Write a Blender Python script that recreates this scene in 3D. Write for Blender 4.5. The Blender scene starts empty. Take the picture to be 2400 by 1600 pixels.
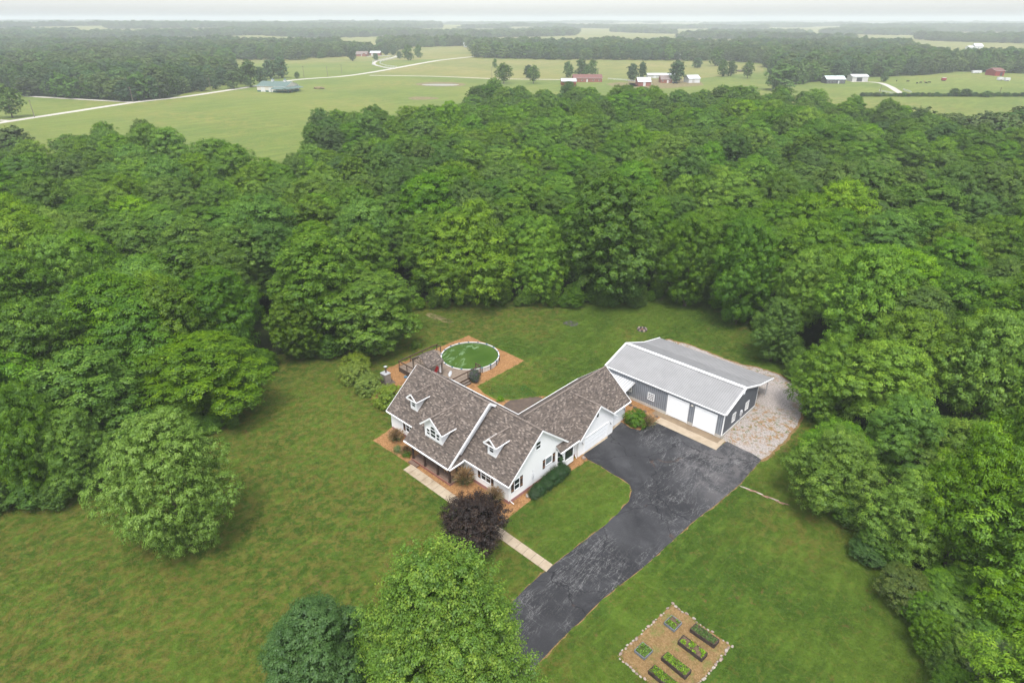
import bpy, bmesh, math, random
import numpy as np
from mathutils import Vector, Matrix
from mathutils.geometry import tessellate_polygon
from mathutils import noise as mnoise
R = math.radians
random.seed(7)
scene = bpy.context.scene
col = scene.collection

# ------------------------------------------------------------------ camera
F, HOR, CH = 1475.0, 45.0, 48.0           # focal length and horizon in photo pixels (2400 wide), height in metres
PITCH = math.atan((800 - HOR) / F)
cd = bpy.data.cameras.new('camera')
cam = bpy.data.objects.new('camera', cd)
col.objects.link(cam)
cam.location = (0, 0, CH)
cam.rotation_euler = (math.pi / 2 - PITCH, 0, 0)
cd.sensor_width = 36
cd.lens = 36 * F / 2400
cd.clip_start = 0.5
cd.clip_end = 40000
scene.camera = cam

# ------------------------------------------------------------------ sky, sun, exposure
SUN_EL, SUN_AZ = 64.0, 182.0
world = bpy.data.worlds.new("World")
scene.world = world
world.use_nodes = True
wn = world.node_tree
wn.nodes.clear()
sky = wn.nodes.new('ShaderNodeTexSky')
sky.sky_type = 'NISHITA'
sky.sun_disc = False
sky.sun_elevation = R(SUN_EL)
sky.sun_rotation = R(SUN_AZ)
sky.air_density = 1.0
sky.dust_density = 1.5
sky.ozone_density = 1.0
hs = wn.nodes.new('ShaderNodeHueSaturation')
hs.inputs['Saturation'].default_value = 0.28
wn.links.new(sky.outputs[0], hs.inputs['Color'])
bg = wn.nodes.new('ShaderNodeBackground')
bg.inputs['Strength'].default_value = 0.115
# overcast: the sky is brighter overhead than at the horizon
tc = wn.nodes.new('ShaderNodeTexCoord'); sx_ = wn.nodes.new('ShaderNodeSeparateXYZ'); wn.links.new(tc.outputs['Generated'], sx_.inputs[0])
mr = wn.nodes.new('ShaderNodeValToRGB'); wn.links.new(sx_.outputs[2], mr.inputs[0])
for _ in range(2): mr.color_ramp.elements.new(.5)
for e_, (p_, v_) in zip(mr.color_ramp.elements, ((0, .56), (.022, .60), (.12, .60), (.9, 1.0))): e_.position = p_; e_.color = (v_, v_, v_, 1)
m2_ = wn.nodes.new('ShaderNodeMath'); m2_.operation = 'MULTIPLY'; wn.links.new(mr.outputs[0], m2_.inputs[0]); m2_.inputs[1].default_value = 1.9
ml = wn.nodes.new('ShaderNodeVectorMath'); ml.operation = 'SCALE'
wn.links.new(hs.outputs[0], ml.inputs[0]); wn.links.new(m2_.outputs[0], ml.inputs['Scale'])
wn.links.new(ml.outputs[0], bg.inputs['Color'])
wo = wn.nodes.new('ShaderNodeOutputWorld')
wn.links.new(bg.outputs[0], wo.inputs['Surface'])
sl = bpy.data.lights.new('sun', 'SUN')
sl.energy = 1.5
sl.angle = R(15)
sl.color = (1.0, 0.96, 0.9)
sun = bpy.data.objects.new('sun', sl)
col.objects.link(sun)
# sky's sun_rotation is measured clockwise from +Y: direction towards the sun
sd = Vector((math.sin(R(SUN_AZ)) * math.cos(R(SUN_EL)), math.cos(R(SUN_AZ)) * math.cos(R(SUN_EL)), math.sin(R(SUN_EL))))
sun.rotation_euler = sd.to_track_quat('Z', 'Y').to_euler()
scene.view_settings.view_transform = 'Standard'
scene.view_settings.look = 'None'
scene.view_settings.gamma = 1
scene.view_settings.exposure = 1.12
scene.render.engine = 'CYCLES'
scene.cycles.max_bounces = 6
scene.cycles.diffuse_bounces = 3
scene.cycles.transmission_bounces = 2
scene.cycles.volume_bounces = 1
scene.cycles.transparent_max_bounces = 4

# ------------------------------------------------------------------ helpers
CP, SP = math.cos(PITCH), math.sin(PITCH)
def G(u, v, z=0.0):
    """point of the place at height z that the photo shows at pixel (u, v)"""
    a = (u - 1200) / F; b = (v - 800) / F
    dy, dz = CP - b * SP, -SP - b * CP
    t = (z - CH) / dz
    return Vector((a * t, dy * t, z))
def pix(x, y, z):
    f = y * CP + (CH - z) * SP; w = (CH - z) * CP - y * SP
    return 1200 + F * x / f, 800 + F * w / f
def lin(c):
    return tuple((x / 12.92 if x <= 0.04045 else ((x + 0.055) / 1.055) ** 2.4) for x in c)

class NT:
    def __init__(s, name):
        s.m = bpy.data.materials.new(name); s.m.use_nodes = True
        s.t = s.m.node_tree; s.t.nodes.clear()
        s.out = s.n('ShaderNodeOutputMaterial')
    def n(s, typ, **kw):
        nd = s.t.nodes.new(typ)
        for k, v in kw.items(): setattr(nd, k, v)
        return nd
    def l(s, a, b): s.t.links.new(a, b)
    def math(s, op, a, b=None):
        nd = s.n('ShaderNodeMath', operation=op)
        for i, x in enumerate((a, b)):
            if x is None: continue
            if isinstance(x, (int, float)): nd.inputs[i].default_value = x
            else: s.l(x, nd.inputs[i])
        return nd.outputs[0]
    def coord(s, kind='pos', scale=(1, 1, 1), rot=0.0):
        if kind == 'pos': o = s.n('ShaderNodeNewGeometry').outputs['Position']
        elif kind == 'uv': o = s.n('ShaderNodeUVMap').outputs[0]
        else: o = s.n('ShaderNodeTexCoord').outputs['Object']
        mp = s.n('ShaderNodeMapping'); mp.inputs['Scale'].default_value = scale
        mp.inputs['Rotation'].default_value = (0, 0, rot)
        s.l(o, mp.inputs[0]); return mp.outputs[0]
    def streak(s, deg, k):
        """coordinates stretched k times along the world direction deg"""
        mp = s.n('ShaderNodeMapping', vector_type='TEXTURE'); mp.inputs['Rotation'].default_value = (0, 0, R(deg)); mp.inputs['Scale'].default_value = (k, 1, 1)
        s.l(s.n('ShaderNodeNewGeometry').outputs['Position'], mp.inputs[0]); return mp.outputs[0]
    def noise(s, vec, scale, detail=3, rough=0.55, dist=0):
        nd = s.n('ShaderNodeTexNoise'); nd.inputs['Scale'].default_value = scale
        nd.inputs['Detail'].default_value = detail; nd.inputs['Roughness'].default_value = rough
        nd.inputs['Distortion'].default_value = dist
        s.l(vec, nd.inputs['Vector']); return nd.outputs['Fac']
    def band(s, f, lo, hi):
        nd = s.n('ShaderNodeMapRange', interpolation_type='SMOOTHSTEP')
        s.l(f, nd.inputs[0]); nd.inputs[1].default_value = lo; nd.inputs[2].default_value = hi
        return nd.outputs[0]
    def mix(s, f, a, b, mode='MIX'):
        nd = s.n('ShaderNodeMix', data_type='RGBA', blend_type=mode)
        if isinstance(f, (int, float)): nd.inputs[0].default_value = f
        else: s.l(f, nd.inputs[0])
        for x, i in ((a, 6), (b, 7)):
            if isinstance(x, tuple): nd.inputs[i].default_value = (*x[:3], 1)
            else: s.l(x, nd.inputs[i])
        return nd.outputs[2]
    def ramp(s, f, stops, const=False):
        nd = s.n('ShaderNodeValToRGB'); cr = nd.color_ramp
        if const: cr.interpolation = 'CONSTANT'
        while len(cr.elements) < len(stops): cr.elements.new(0.5)
        for e, (p, c) in zip(cr.elements, stops): e.position = p; e.color = (*c, 1)
        s.l(f, nd.inputs[0]); return nd.outputs[0]
    def pbr(s, colr, rough=0.8, spec=0.3, bump=None, bstr=0.3, bdist=0.05, metal=0.0):
        p = s.n('ShaderNodeBsdfPrincipled')
        if isinstance(colr, tuple): p.inputs['Base Color'].default_value = (*colr[:3], 1)
        else: s.l(colr, p.inputs['Base Color'])
        if isinstance(rough, (int, float)): p.inputs['Roughness'].default_value = rough
        else: s.l(rough, p.inputs['Roughness'])
        p.inputs['Specular IOR Level'].default_value = spec
        p.inputs['Metallic'].default_value = metal
        if bump is not None:
            b = s.n('ShaderNodeBump'); b.inputs['Strength'].default_value = bstr; b.inputs['Distance'].default_value = bdist
            s.l(bump, b.inputs['Height']); s.l(b.outputs[0], p.inputs['Normal'])
        s.l(p.outputs[0], s.out.inputs['Surface'])
        return s.m

M = {}
def plain(name, c, rough=0.7, spec=0.3, var=0.12, scale=3.0, metal=0.0):
    n = NT(name); f = n.noise(n.coord('pos'), scale, 4)
    d = tuple(x * (1 - var) for x in c); u = tuple(min(1, x * (1 + var)) for x in c)
    M[name] = n.pbr(n.mix(n.band(f, .3, .7), d, u), rough, spec, metal=metal)
    return M[name]

def mat_grass(name, base, dark, dry, soil, k=1.0, dryness=0.5, fine=1.0, ft=.4):
    n = NT(name); p = n.coord('pos')
    c = n.mix(n.band(n.noise(p, .07 * k, 6, .6), .42, .58), base, dark)
    # broad worn areas, then blotches, then tufts
    sx = n.n('ShaderNodeSeparateXYZ'); n.l(p, sx.inputs[0])
    west = n.math('MULTIPLY', n.band(sx.outputs[0], 22, -28), .21 if name == 'lawn_grass' else 0)
    big = n.band(n.math('ADD', n.noise(p, .045 * k, 4, .55, .5), n.math('SUBTRACT', west, .085 if name == 'lawn_grass' else 0)), .60 - .16 * dryness, .70 - .12 * dryness)
    mid = n.band(n.noise(p, 1.0 * k, 6, .78, .4), .44, .58)
    c = n.mix(n.math('MULTIPLY', n.math('MULTIPLY', big, mid), .85), c, dry)
    c = n.mix(n.math('MULTIPLY', n.band(n.noise(p, 1.5 * k, 5, .75, .3), .52, .64), .45), c, dry)
    c = n.mix(n.math('MULTIPLY', n.band(n.noise(p, .9 * k, 5, .75, .4), .53, .66), .35), c, dark)
    sp = n.math('MULTIPLY', n.band(n.noise(p, .30 * k, 7, .75, .4), .585, .66), n.band(n.noise(p, 2.2 * k, 4, .75), .42, .6))
    c = n.mix(n.math('MULTIPLY', sp, min(1, 1.1 * dryness)), c, soil)
    st = n.streak(48, 5)
    c = n.mix(n.math('MULTIPLY', n.band(n.noise(st, 1.1 * k, 4, .65), .48, .62), .3), c, tuple(x * 1.5 for x in base))
    fn = n.noise(p, 3.2 * fine, 5, .85)
    c = n.mix(n.math('MULTIPLY', n.band(fn, .46, .34), ft), c, tuple(x * .3 for x in dark))
    c = n.mix(n.math('MULTIPLY', n.band(fn, .52, .66), ft), c, tuple(min(1, x * 1.7) for x in base))
    M[name] = n.pbr(c, .95, .1, fn, 1.0, .15)
mat_grass('lawn_grass', (.070, .116, .013), (.046, .088, .010), (.135, .118, .026), (.140, .090, .034), 1, 1.2)
mat_grass('field_grass', (.128, .158, .034), (.098, .138, .030), (.185, .172, .048), (.165, .13, .05), .16, .6, .25, .3)
mat_grass('far_field_grass', (.165, .165, .050), (.13, .15, .042), (.225, .19, .075), (.20, .155, .07), .12, .9, .2, .3)
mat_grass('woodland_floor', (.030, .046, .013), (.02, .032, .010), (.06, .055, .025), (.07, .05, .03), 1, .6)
mat_grass('weed_grass', (.052, .105, .014), (.025, .07, .008), (.12, .11, .03), (.17, .10, .04), 2.5, .9)

def mat_mulch(name, a, b, c3, green=0.0):
    n = NT(name); p = n.coord('pos')
    v = n.n('ShaderNodeTexVoronoi'); v.inputs['Scale'].default_value = 9; n.l(p, v.inputs['Vector'])
    c = n.mix(n.band(n.noise(p, 3.0, 5, .75), .35, .65), a, b)
    c = n.mix(.45, c, n.ramp(n.math('FRACT', n.math('MULTIPLY', v.outputs['Color'], 1.0)), [(0, c3), (.45, a), (1, tuple(min(1, x * 1.5) for x in b))]))
    c = n.mix(n.math('MULTIPLY', n.band(n.noise(p, .45, 5, .7), .52, .7), .55), c, c3)
    if green: c = n.mix(n.math('MULTIPLY', n.band(n.noise(p, .7, 6, .75), .62 - green * .15, .74), .8), c, (.09, .14, .03))
    M[name] = n.pbr(c, .95, .1, v.outputs['Distance'], .6, .06)
mat_mulch('wood_chips', (.23, .112, .044), (.31, .18, .082), (.11, .055, .025))
mat_mulch('garden_chips', (.165, .10, .042), (.225, .15, .072), (.09, .065, .024), 1.0)
mat_mulch('dirt', (.17, .105, .045), (.22, .145, .065), (.10, .065, .03), .7)

def mat_gravel():
    n = NT('gravel'); p = n.coord('pos')
    f = n.noise(p, 5, 5, .85)
    c = n.mix(n.band(f, .35, .65), (.20, .175, .16), (.42, .38, .355))
    area = n.band(n.noise(p, .11, 3, .6), .38, .55)
    b = n.math('MULTIPLY', n.band(n.noise(p, 1.0, 6, .8, .4), .50, .57), area)
    c = n.mix(n.math('MULTIPLY', b, .85), c, (.24, .135, .05))
    c = n.mix(n.math('MULTIPLY', n.math('MULTIPLY', n.band(n.noise(p, 1.6, 5, .8), .55, .6), area), .9), c, (.07, .11, .02))
    M['gravel'] = n.pbr(c, .95, .1, f, .6, .06)
mat_gravel()
def mat_track():
    n = NT('gravel_road'); p = n.coord('pos')
    c = n.mix(n.band(n.noise(p, .5, 5, .7), .3, .7), (.36, .33, .29), (.48, .45, .41))
    M['gravel_road'] = n.pbr(c, .95, .1)
mat_track()
def mat_asphalt():
    n = NT('asphalt'); p = n.coord('pos')
    c = n.mix(n.band(n.noise(p, .085, 4, .6, .5), .40, .60), (.022, .0222, .0245), (.044, .0443, .047))
    # the worn lighter area between garage and workshop
    w = n.n('ShaderNodeVectorMath', operation='DISTANCE'); n.l(p, w.inputs[0]); w.inputs[1].default_value = (27.5, 59.5, 0)
    worn = n.math('MULTIPLY', n.band(w.outputs['Value'], 10.5, 3.5), n.band(n.noise(p, .5, 6, .75, .6), .40, .60))
    c = n.mix(n.math('MULTIPLY', worn, .65), c, (.115, .108, .108))
    c = n.mix(n.math('MULTIPLY', n.band(n.noise(p, .45, 6, .75), .50, .66), .35), c, (.070, .070, .074))
    for rot, sc, wd, k in ((50, .8, .009, .34), (44, .55, .006, .45), (-42, .45, .005, .34), (58, .3, .0035, .45)):
        st = n.streak(rot, 5); a = n.noise(st, sc, 7, .62, .5)
        m_ = n.band(n.noise(p, .12, 3, .6, .0), .42, .56)
        c = n.mix(n.math('MULTIPLY', n.math('MULTIPLY', n.band(n.math('ABSOLUTE', n.math('SUBTRACT', a, .5)), wd, wd * .2), m_), k), c, (.24, .235, .23))
    v = n.n('ShaderNodeTexVoronoi', feature='DISTANCE_TO_EDGE'); v.inputs['Scale'].default_value = .11
    nz = n.n('ShaderNodeTexNoise'); nz.inputs['Scale'].default_value = .5; nz.inputs['Detail'].default_value = 5; n.l(p, nz.inputs['Vector'])
    ad = n.n('ShaderNodeVectorMath', operation='MULTIPLY_ADD'); n.l(nz.outputs['Color'], ad.inputs[0]); ad.inputs[1].default_value = (3, 3, 0); n.l(p, ad.inputs[2]); n.l(ad.outputs[0], v.inputs['Vector'])
    c = n.mix(n.math('MULTIPLY', n.band(v.outputs['Distance'], .008, .003), .75), c, (.010, .010, .012))
    c = n.mix(n.math('MULTIPLY', n.math('MULTIPLY', n.band(v.outputs['Distance'], .016, .006), n.band(n.noise(p, .3, 3), .58, .66)), .5), c, (.10, .06, .04))
    f = n.noise(p, 7, 4, .8)
    c = n.mix(n.math('MULTIPLY', n.band(f, .5, .7), .22), c, (.10, .10, .105))
    M['asphalt'] = n.pbr(c, .9, .2, f, .35, .03)
mat_asphalt()
def mat_concrete(name, a, b, stain):
    n = NT(name); p = n.coord('pos')
    c = n.mix(n.band(n.noise(p, .8, 6, .7), .3, .7), a, b)
    c = n.mix(n.math('MULTIPLY', n.band(n.noise(p, .35, 5, .7), .5, .68), .6), c, stain)
    M[name] = n.pbr(c, .9, .2)
mat_concrete('concrete', (.31, .25, .175), (.39, .32, .235), (.24, .18, .115))
mat_concrete('stained_concrete', (.17, .125, .085), (.24, .18, .115), (.10, .072, .05))
mat_concrete('foundation_concrete', (.42, .39, .35), (.5, .47, .42), (.3, .27, .23))
mat_concrete('foundation_brick', (.28, .14, .125), (.34, .18, .165), (.22, .11, .1))
mat_concrete('stone_slab', (.075, .058, .048), (.12, .088, .066), (.055, .043, .036))

def mat_shingle():
    n = NT('shingles'); uv = n.coord('uv')
    sep = n.n('ShaderNodeSeparateXYZ'); n.l(uv, sep.inputs[0])
    row = n.math('FLOOR', n.math('DIVIDE', sep.outputs[1], .15))
    wr = n.n('ShaderNodeTexWhiteNoise', noise_dimensions='1D'); n.l(row, wr.inputs['W'])
    cx = n.math('FLOOR', n.math('ADD', n.math('DIVIDE', sep.outputs[0], .30), n.math('MULTIPLY', wr.outputs[0], 9)))
    cb = n.n('ShaderNodeCombineXYZ'); n.l(cx, cb.inputs[0]); n.l(row, cb.inputs[1])
    wn_ = n.n('ShaderNodeTexWhiteNoise', noise_dimensions='2D'); n.l(cb.outputs[0], wn_.inputs['Vector'])
    c = n.ramp(wn_.outputs[0], [(0, (.052, .044, .040)), (.2, (.076, .063, .055)), (.5, (.102, .083, .070)), (.75, (.126, .102, .087)), (.93, (.185, .152, .13)), (1, (.24, .20, .17))])
    p = n.coord('pos')
    c = n.mix(n.math('MULTIPLY', n.band(n.noise(p, 1.1, 5, .7), .48, .62), .22), c, (.085, .074, .070))
    c = n.mix(n.math('MULTIPLY', n.band(n.noise(p, 14, 3, .7), .45, .65), .2), c, (.21, .175, .15))
    fr = n.math('FRACT', n.math('DIVIDE', sep.outputs[1], .15))
    c = n.mix(n.math('MULTIPLY', n.band(fr, .22, .0), .5), c, (.07, .06, .055))
    M['shingles'] = n.pbr(c, .95, .1, fr, .5, .02)
mat_shingle()
def mat_siding():
    n = NT('white_siding'); p = n.coord('pos')
    s = n.n('ShaderNodeSeparateXYZ'); n.l(p, s.inputs[0])
    fr = n.math('FRACT', n.math('DIVIDE', s.outputs[2], .2))
    c = n.mix(n.math('MULTIPLY', n.band(fr, .14, 0), .14), (.80, .80, .80), (.5, .5, .52))
    c = n.mix(n.math('MULTIPLY', n.band(n.noise(p, .6, 5), .5, .8), .1), c, (.62, .61, .58))
    M['white_siding'] = n.pbr(c, .6, .3, fr, .25, .015)
mat_siding()
def mat_planks(name, a, b, w=.14, axis=0):
    n = NT(name); p = n.coord('obj')
    s = n.n('ShaderNodeSeparateXYZ'); n.l(p, s.inputs[0])
    d = n.math('DIVIDE', s.outputs[axis], w); fr = n.math('FRACT', d)
    wt = n.n('ShaderNodeTexWhiteNoise', noise_dimensions='1D'); n.l(n.math('FLOOR', d), wt.inputs['W'])
    c = n.mix(wt.outputs[0], a, b)
    c = n.mix(n.math('MULTIPLY', n.band(n.noise(p, 3, 5, .7), .4, .7), .4), c, tuple(x * .6 for x in a))
    c = n.mix(n.band(fr, .12, .02), c, tuple(x * .3 for x in a))
    M[name] = n.pbr(c, .85, .2)
mat_planks('deck_boards', (.18, .138, .105), (.25, .195, .15), .14, 0)
mat_planks('dark_boards', (.10, .068, .05), (.15, .105, .078), .14, 1)
mat_planks('porch_boards', (.16, .105, .08), (.21, .145, .11), .14, 1)
def mat_metal(name, a, b, rough=.45):
    n = NT(name); p = n.coord('pos')
    c = n.mix(n.band(n.noise(p, .5, 5, .65), .3, .7), a, b)
    M[name] = n.pbr(c, rough, .4)
mat_metal('grey_roof_metal', (.235, .233, .232), (.27, .268, .266), .75)
mat_metal('pale_roof_metal', (.42, .43, .44), (.5, .51, .52), .6)
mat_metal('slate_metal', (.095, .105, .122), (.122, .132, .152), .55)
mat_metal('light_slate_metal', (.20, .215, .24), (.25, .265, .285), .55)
plain('white_trim', (.80, .80, .80), .5, .4, .03)
plain('white_door', (.80, .81, .82), .5, .4, .03)
plain('fascia', (.74, .76, .76), .5, .4, .04)
plain('dark_wood', (.045, .026, .020), .7, .3, .3, 8)
plain('brown_wood', (.085, .055, .04), .8, .2, .3, 6)
plain('grey_wood', (.16, .13, .105), .85, .2, .25, 5)
plain('orange_wood', (.30, .15, .07), .7, .3, .3, 8)
plain('bench_wood', (.5, .3, .17), .7, .3, .2, 8)
plain('stone', (.26, .20, .165), .9, .2, .35, 2)
plain('pale_stone', (.30, .26, .22), .9, .2, .25, 2)
plain('black_plastic', (.02, .02, .022), .5, .4, .1)
plain('planter_metal', (.13, .15, .17), .6, .4, .2)
plain('planter_wood', (.050, .038, .032), .85, .2, .3)
plain('boiler_metal', (.21, .19, .165), .6, .4, .15)
plain('galvanised', (.48, .49, .5), .4, .5, .1, 3, .3)
plain('light_grey', (.55, .56, .58), .5, .4, .05)
plain('pool_white', (.58, .57, .56), .5, .4, .08, 2)
plain('pool_side', (.50, .47, .44), .6, .3, .15, 2)
plain('pool_blue', (.05, .13, .2), .6, .3, .1)
plain('red_plastic', (.55, .03, .03), .5, .4, .1)
plain('cloth', (.62, .6, .6), .9, .1, .25, 7)
plain('mud', (.17, .14, .07), .95, .1, .3, .5)
plain('ash', (.07, .065, .066), .95, .1, .4, 2)
plain('rust', (.16, .09, .05), .9, .1, .3, 4)
plain('bark', (.10, .078, .06), .95, .1, .35, 4)
plain('red_brick', (.24, .095, .07), .9, .1, .15, 1)
plain('barn_red', (.24, .035, .03), .8, .2, .12, 1)
plain('maroon_roof', (.16, .075, .065), .8, .2, .15, 1)
plain('brown_roof', (.20, .16, .145), .9, .1, .15, 1)
plain('bright_roof', (.45, .47, .49), .5, .4, .05, 1)
plain('green_roof', (.095, .14, .125), .6, .3, .08, 1)
plain('green_panel', (.05, .12, .10), .7, .3, .1, 1)
plain('pale_green_roof', (.52, .62, .60), .6, .3, .08, 1)
plain('cream_wall', (.55, .51, .45), .8, .2, .08, 1)
plain('charcoal_wall', (.075, .075, .082), .8, .2, .1, 1)
plain('grey_wall', (.42, .41, .39), .8, .2, .08, 1)
plain('farm_white', (.55, .55, .55), .7, .2, .05, 1)
plain('pole_wood', (.17, .14, .12), .9, .1, .2, 4)
plain('cow_black', (.02, .018, .016), .8, .2, .1)
plain('cow_tan', (.35, .22, .13), .8, .2, .1)
plain('car_dark', (.03, .033, .04), .3, .5, .1)
plain('leaf_soil', (.10, .07, .045), .95, .1, .3, 4)
plain('purple_flower', (.17, .06, .30), .8, .1, .3, 20)
plain('lamp_black', (.03, .03, .03), .4, .4, .1)
plain('curb_stone', (.22, .13, .095), .9, .2, .35, 3)
def mat_glass():
    n = NT('window_glass')
    M['window_glass'] = n.pbr((.012, .018, .022), .06, .6)
mat_glass()
plain('curtained_glass', (.16, .19, .20), .15, .5, .3, 3)
def mat_water():
    n = NT('pool_water'); p = n.coord('pos')
    c = n.mix(n.band(n.noise(p, .25, 4, .6), .35, .7), (.038, .080, .012), (.056, .104, .018))
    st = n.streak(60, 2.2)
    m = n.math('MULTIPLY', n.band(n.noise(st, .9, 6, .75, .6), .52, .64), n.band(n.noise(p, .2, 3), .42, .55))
    c = n.mix(n.math('MULTIPLY', m, .75), c, (.20, .30, .16))  # pale scum patches; also paints cloud and tree reflections into the water colour
    f = n.noise(p, 2.5, 3)
    M['pool_water'] = n.pbr(c, .12, .35, f, .05, .02)
    n = NT('pond_water')
    M['pond_water'] = n.pbr((.16, .15, .11), .3, .25)
mat_water()

def mat_leaf(name, dark, mid, light, trans=.17, hue=.016, sat=.08, val=.25, g_=1.12):
    n = NT(name); dark, mid, light = [tuple(x * g_ for x in c_) for c_ in (dark, mid, light)]
    a = n.n('ShaderNodeAttribute', attribute_name='tone')
    oi = n.n('ShaderNodeObjectInfo')
    c = n.ramp(a.outputs['Fac'], [(0, dark), (.5, mid), (1, light)])
    h = n.n('ShaderNodeHueSaturation')
    r = oi.outputs['Random']
    n.l(n.math('ADD', n.math('MULTIPLY', r, hue), .5 - hue * .8), h.inputs['Hue'])
    r2 = n.math('FRACT', n.math('MULTIPLY', r, 17.3))
    n.l(n.math('ADD', n.math('MULTIPLY', r2, val * 2), 1 - val), h.inputs['Value'])
    r3 = n.math('FRACT', n.math('MULTIPLY', r, 41.7))
    n.l(n.math('ADD', n.math('MULTIPLY', r3, sat * 2), 1 - sat), h.inputs['Saturation'])
    n.l(c, h.inputs['Color'])
    d = n.n('ShaderNodeBsdfDiffuse'); n.l(h.outputs[0], d.inputs['Color'])
    t = n.n('ShaderNodeBsdfTranslucent'); n.l(n.mix(1.0, h.outputs[0], (1.0, 1.0, .55), 'MULTIPLY'), t.inputs['Color'])
    g = n.n('ShaderNodeBsdfGlossy'); g.inputs['Roughness'].default_value = .5; g.inputs['Color'].default_value = (.8, .9, .9, 1)
    m1 = n.n('ShaderNodeMixShader'); m1.inputs[0].default_value = trans
    n.l(d.outputs[0], m1.inputs[1]); n.l(t.outputs[0], m1.inputs[2])
    m2 = n.n('ShaderNodeMixShader'); m2.inputs[0].default_value = .02
    n.l(m1.outputs[0], m2.inputs[1]); n.l(g.outputs[0], m2.inputs[2])
    n.l(m2.outputs[0], n.out.inputs['Surface'])
    M[name] = n.m
mat_leaf('leaf_wood', (.032, .086, .004), (.070, .160, .006), (.165, .290, .014))
mat_leaf('leaf_oak', (.034, .080, .006), (.068, .138, .010), (.155, .240, .030))
mat_leaf('leaf_light', (.046, .112, .004), (.096, .200, .006), (.215, .345, .016))
mat_leaf('leaf_pale', (.068, .130, .016), (.122, .205, .030), (.235, .330, .080), val=.03, hue=0, g_=1.15)
mat_leaf('leaf_grey', (.030, .076, .010), (.056, .122, .016), (.120, .200, .036))
mat_leaf('leaf_maple', (.040, .100, .005), (.092, .178, .007), (.235, .315, .022), val=.03, hue=.0)
mat_leaf('leaf_bluegreen', (.028, .066, .014), (.052, .108, .024), (.100, .170, .048), val=.03, hue=.0)
mat_leaf('leaf_purple', (.010, .006, .005), (.024, .013, .010), (.075, .045, .022), trans=.1, val=.03, hue=0)
mat_leaf('leaf_shrub', (.070, .125, .012), (.125, .195, .018), (.245, .300, .040), val=.05)
mat_leaf('leaf_evergreen', (.012, .034, .009), (.024, .058, .014), (.05, .10, .025), val=.03)
mat_leaf('leaf_straw', (.15, .09, .045), (.24, .155, .08), (.34, .24, .13), val=.05, hue=.0)
mat_leaf('leaf_grassblade', (.06, .10, .03), (.11, .15, .05), (.2, .2, .09), val=.05)
mat_leaf('leaf_brownish', (.035, .070, .008), (.068, .110, .012), (.14, .165, .028), val=.03)
mat_leaf('leaf_cream', (.07, .12, .04), (.10, .15, .05), (.30, .30, .15), val=.03)
mat_leaf('leaf_purpleflower', (.03, .07, .02), (.055, .075, .04), (.20, .08, .26), val=.03, hue=0)
mat_leaf('leaf_cream_far', (.16, .2, .13), (.26, .3, .22), (.36, .38, .3), val=.05)

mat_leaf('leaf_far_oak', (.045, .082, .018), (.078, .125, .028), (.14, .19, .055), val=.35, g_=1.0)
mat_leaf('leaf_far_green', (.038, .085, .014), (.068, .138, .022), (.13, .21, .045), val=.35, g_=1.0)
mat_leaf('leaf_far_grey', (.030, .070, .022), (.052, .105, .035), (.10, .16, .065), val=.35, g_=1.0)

def tag(o, label=None, cat=None, group=None, kind=None):
    if label: o['label'] = label
    if cat: o['category'] = cat
    if group: o['group'] = group
    if kind: o['kind'] = kind
    return o
def empty(name, loc=(0, 0, 0), rz=0.0, label=None, cat=None, group=None):
    o = bpy.data.objects.new(name, None); col.objects.link(o)
    o.empty_display_size = .5
    o.location = loc; o.rotation_euler = (0, 0, rz)
    return tag(o, label, cat, group)

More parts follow.
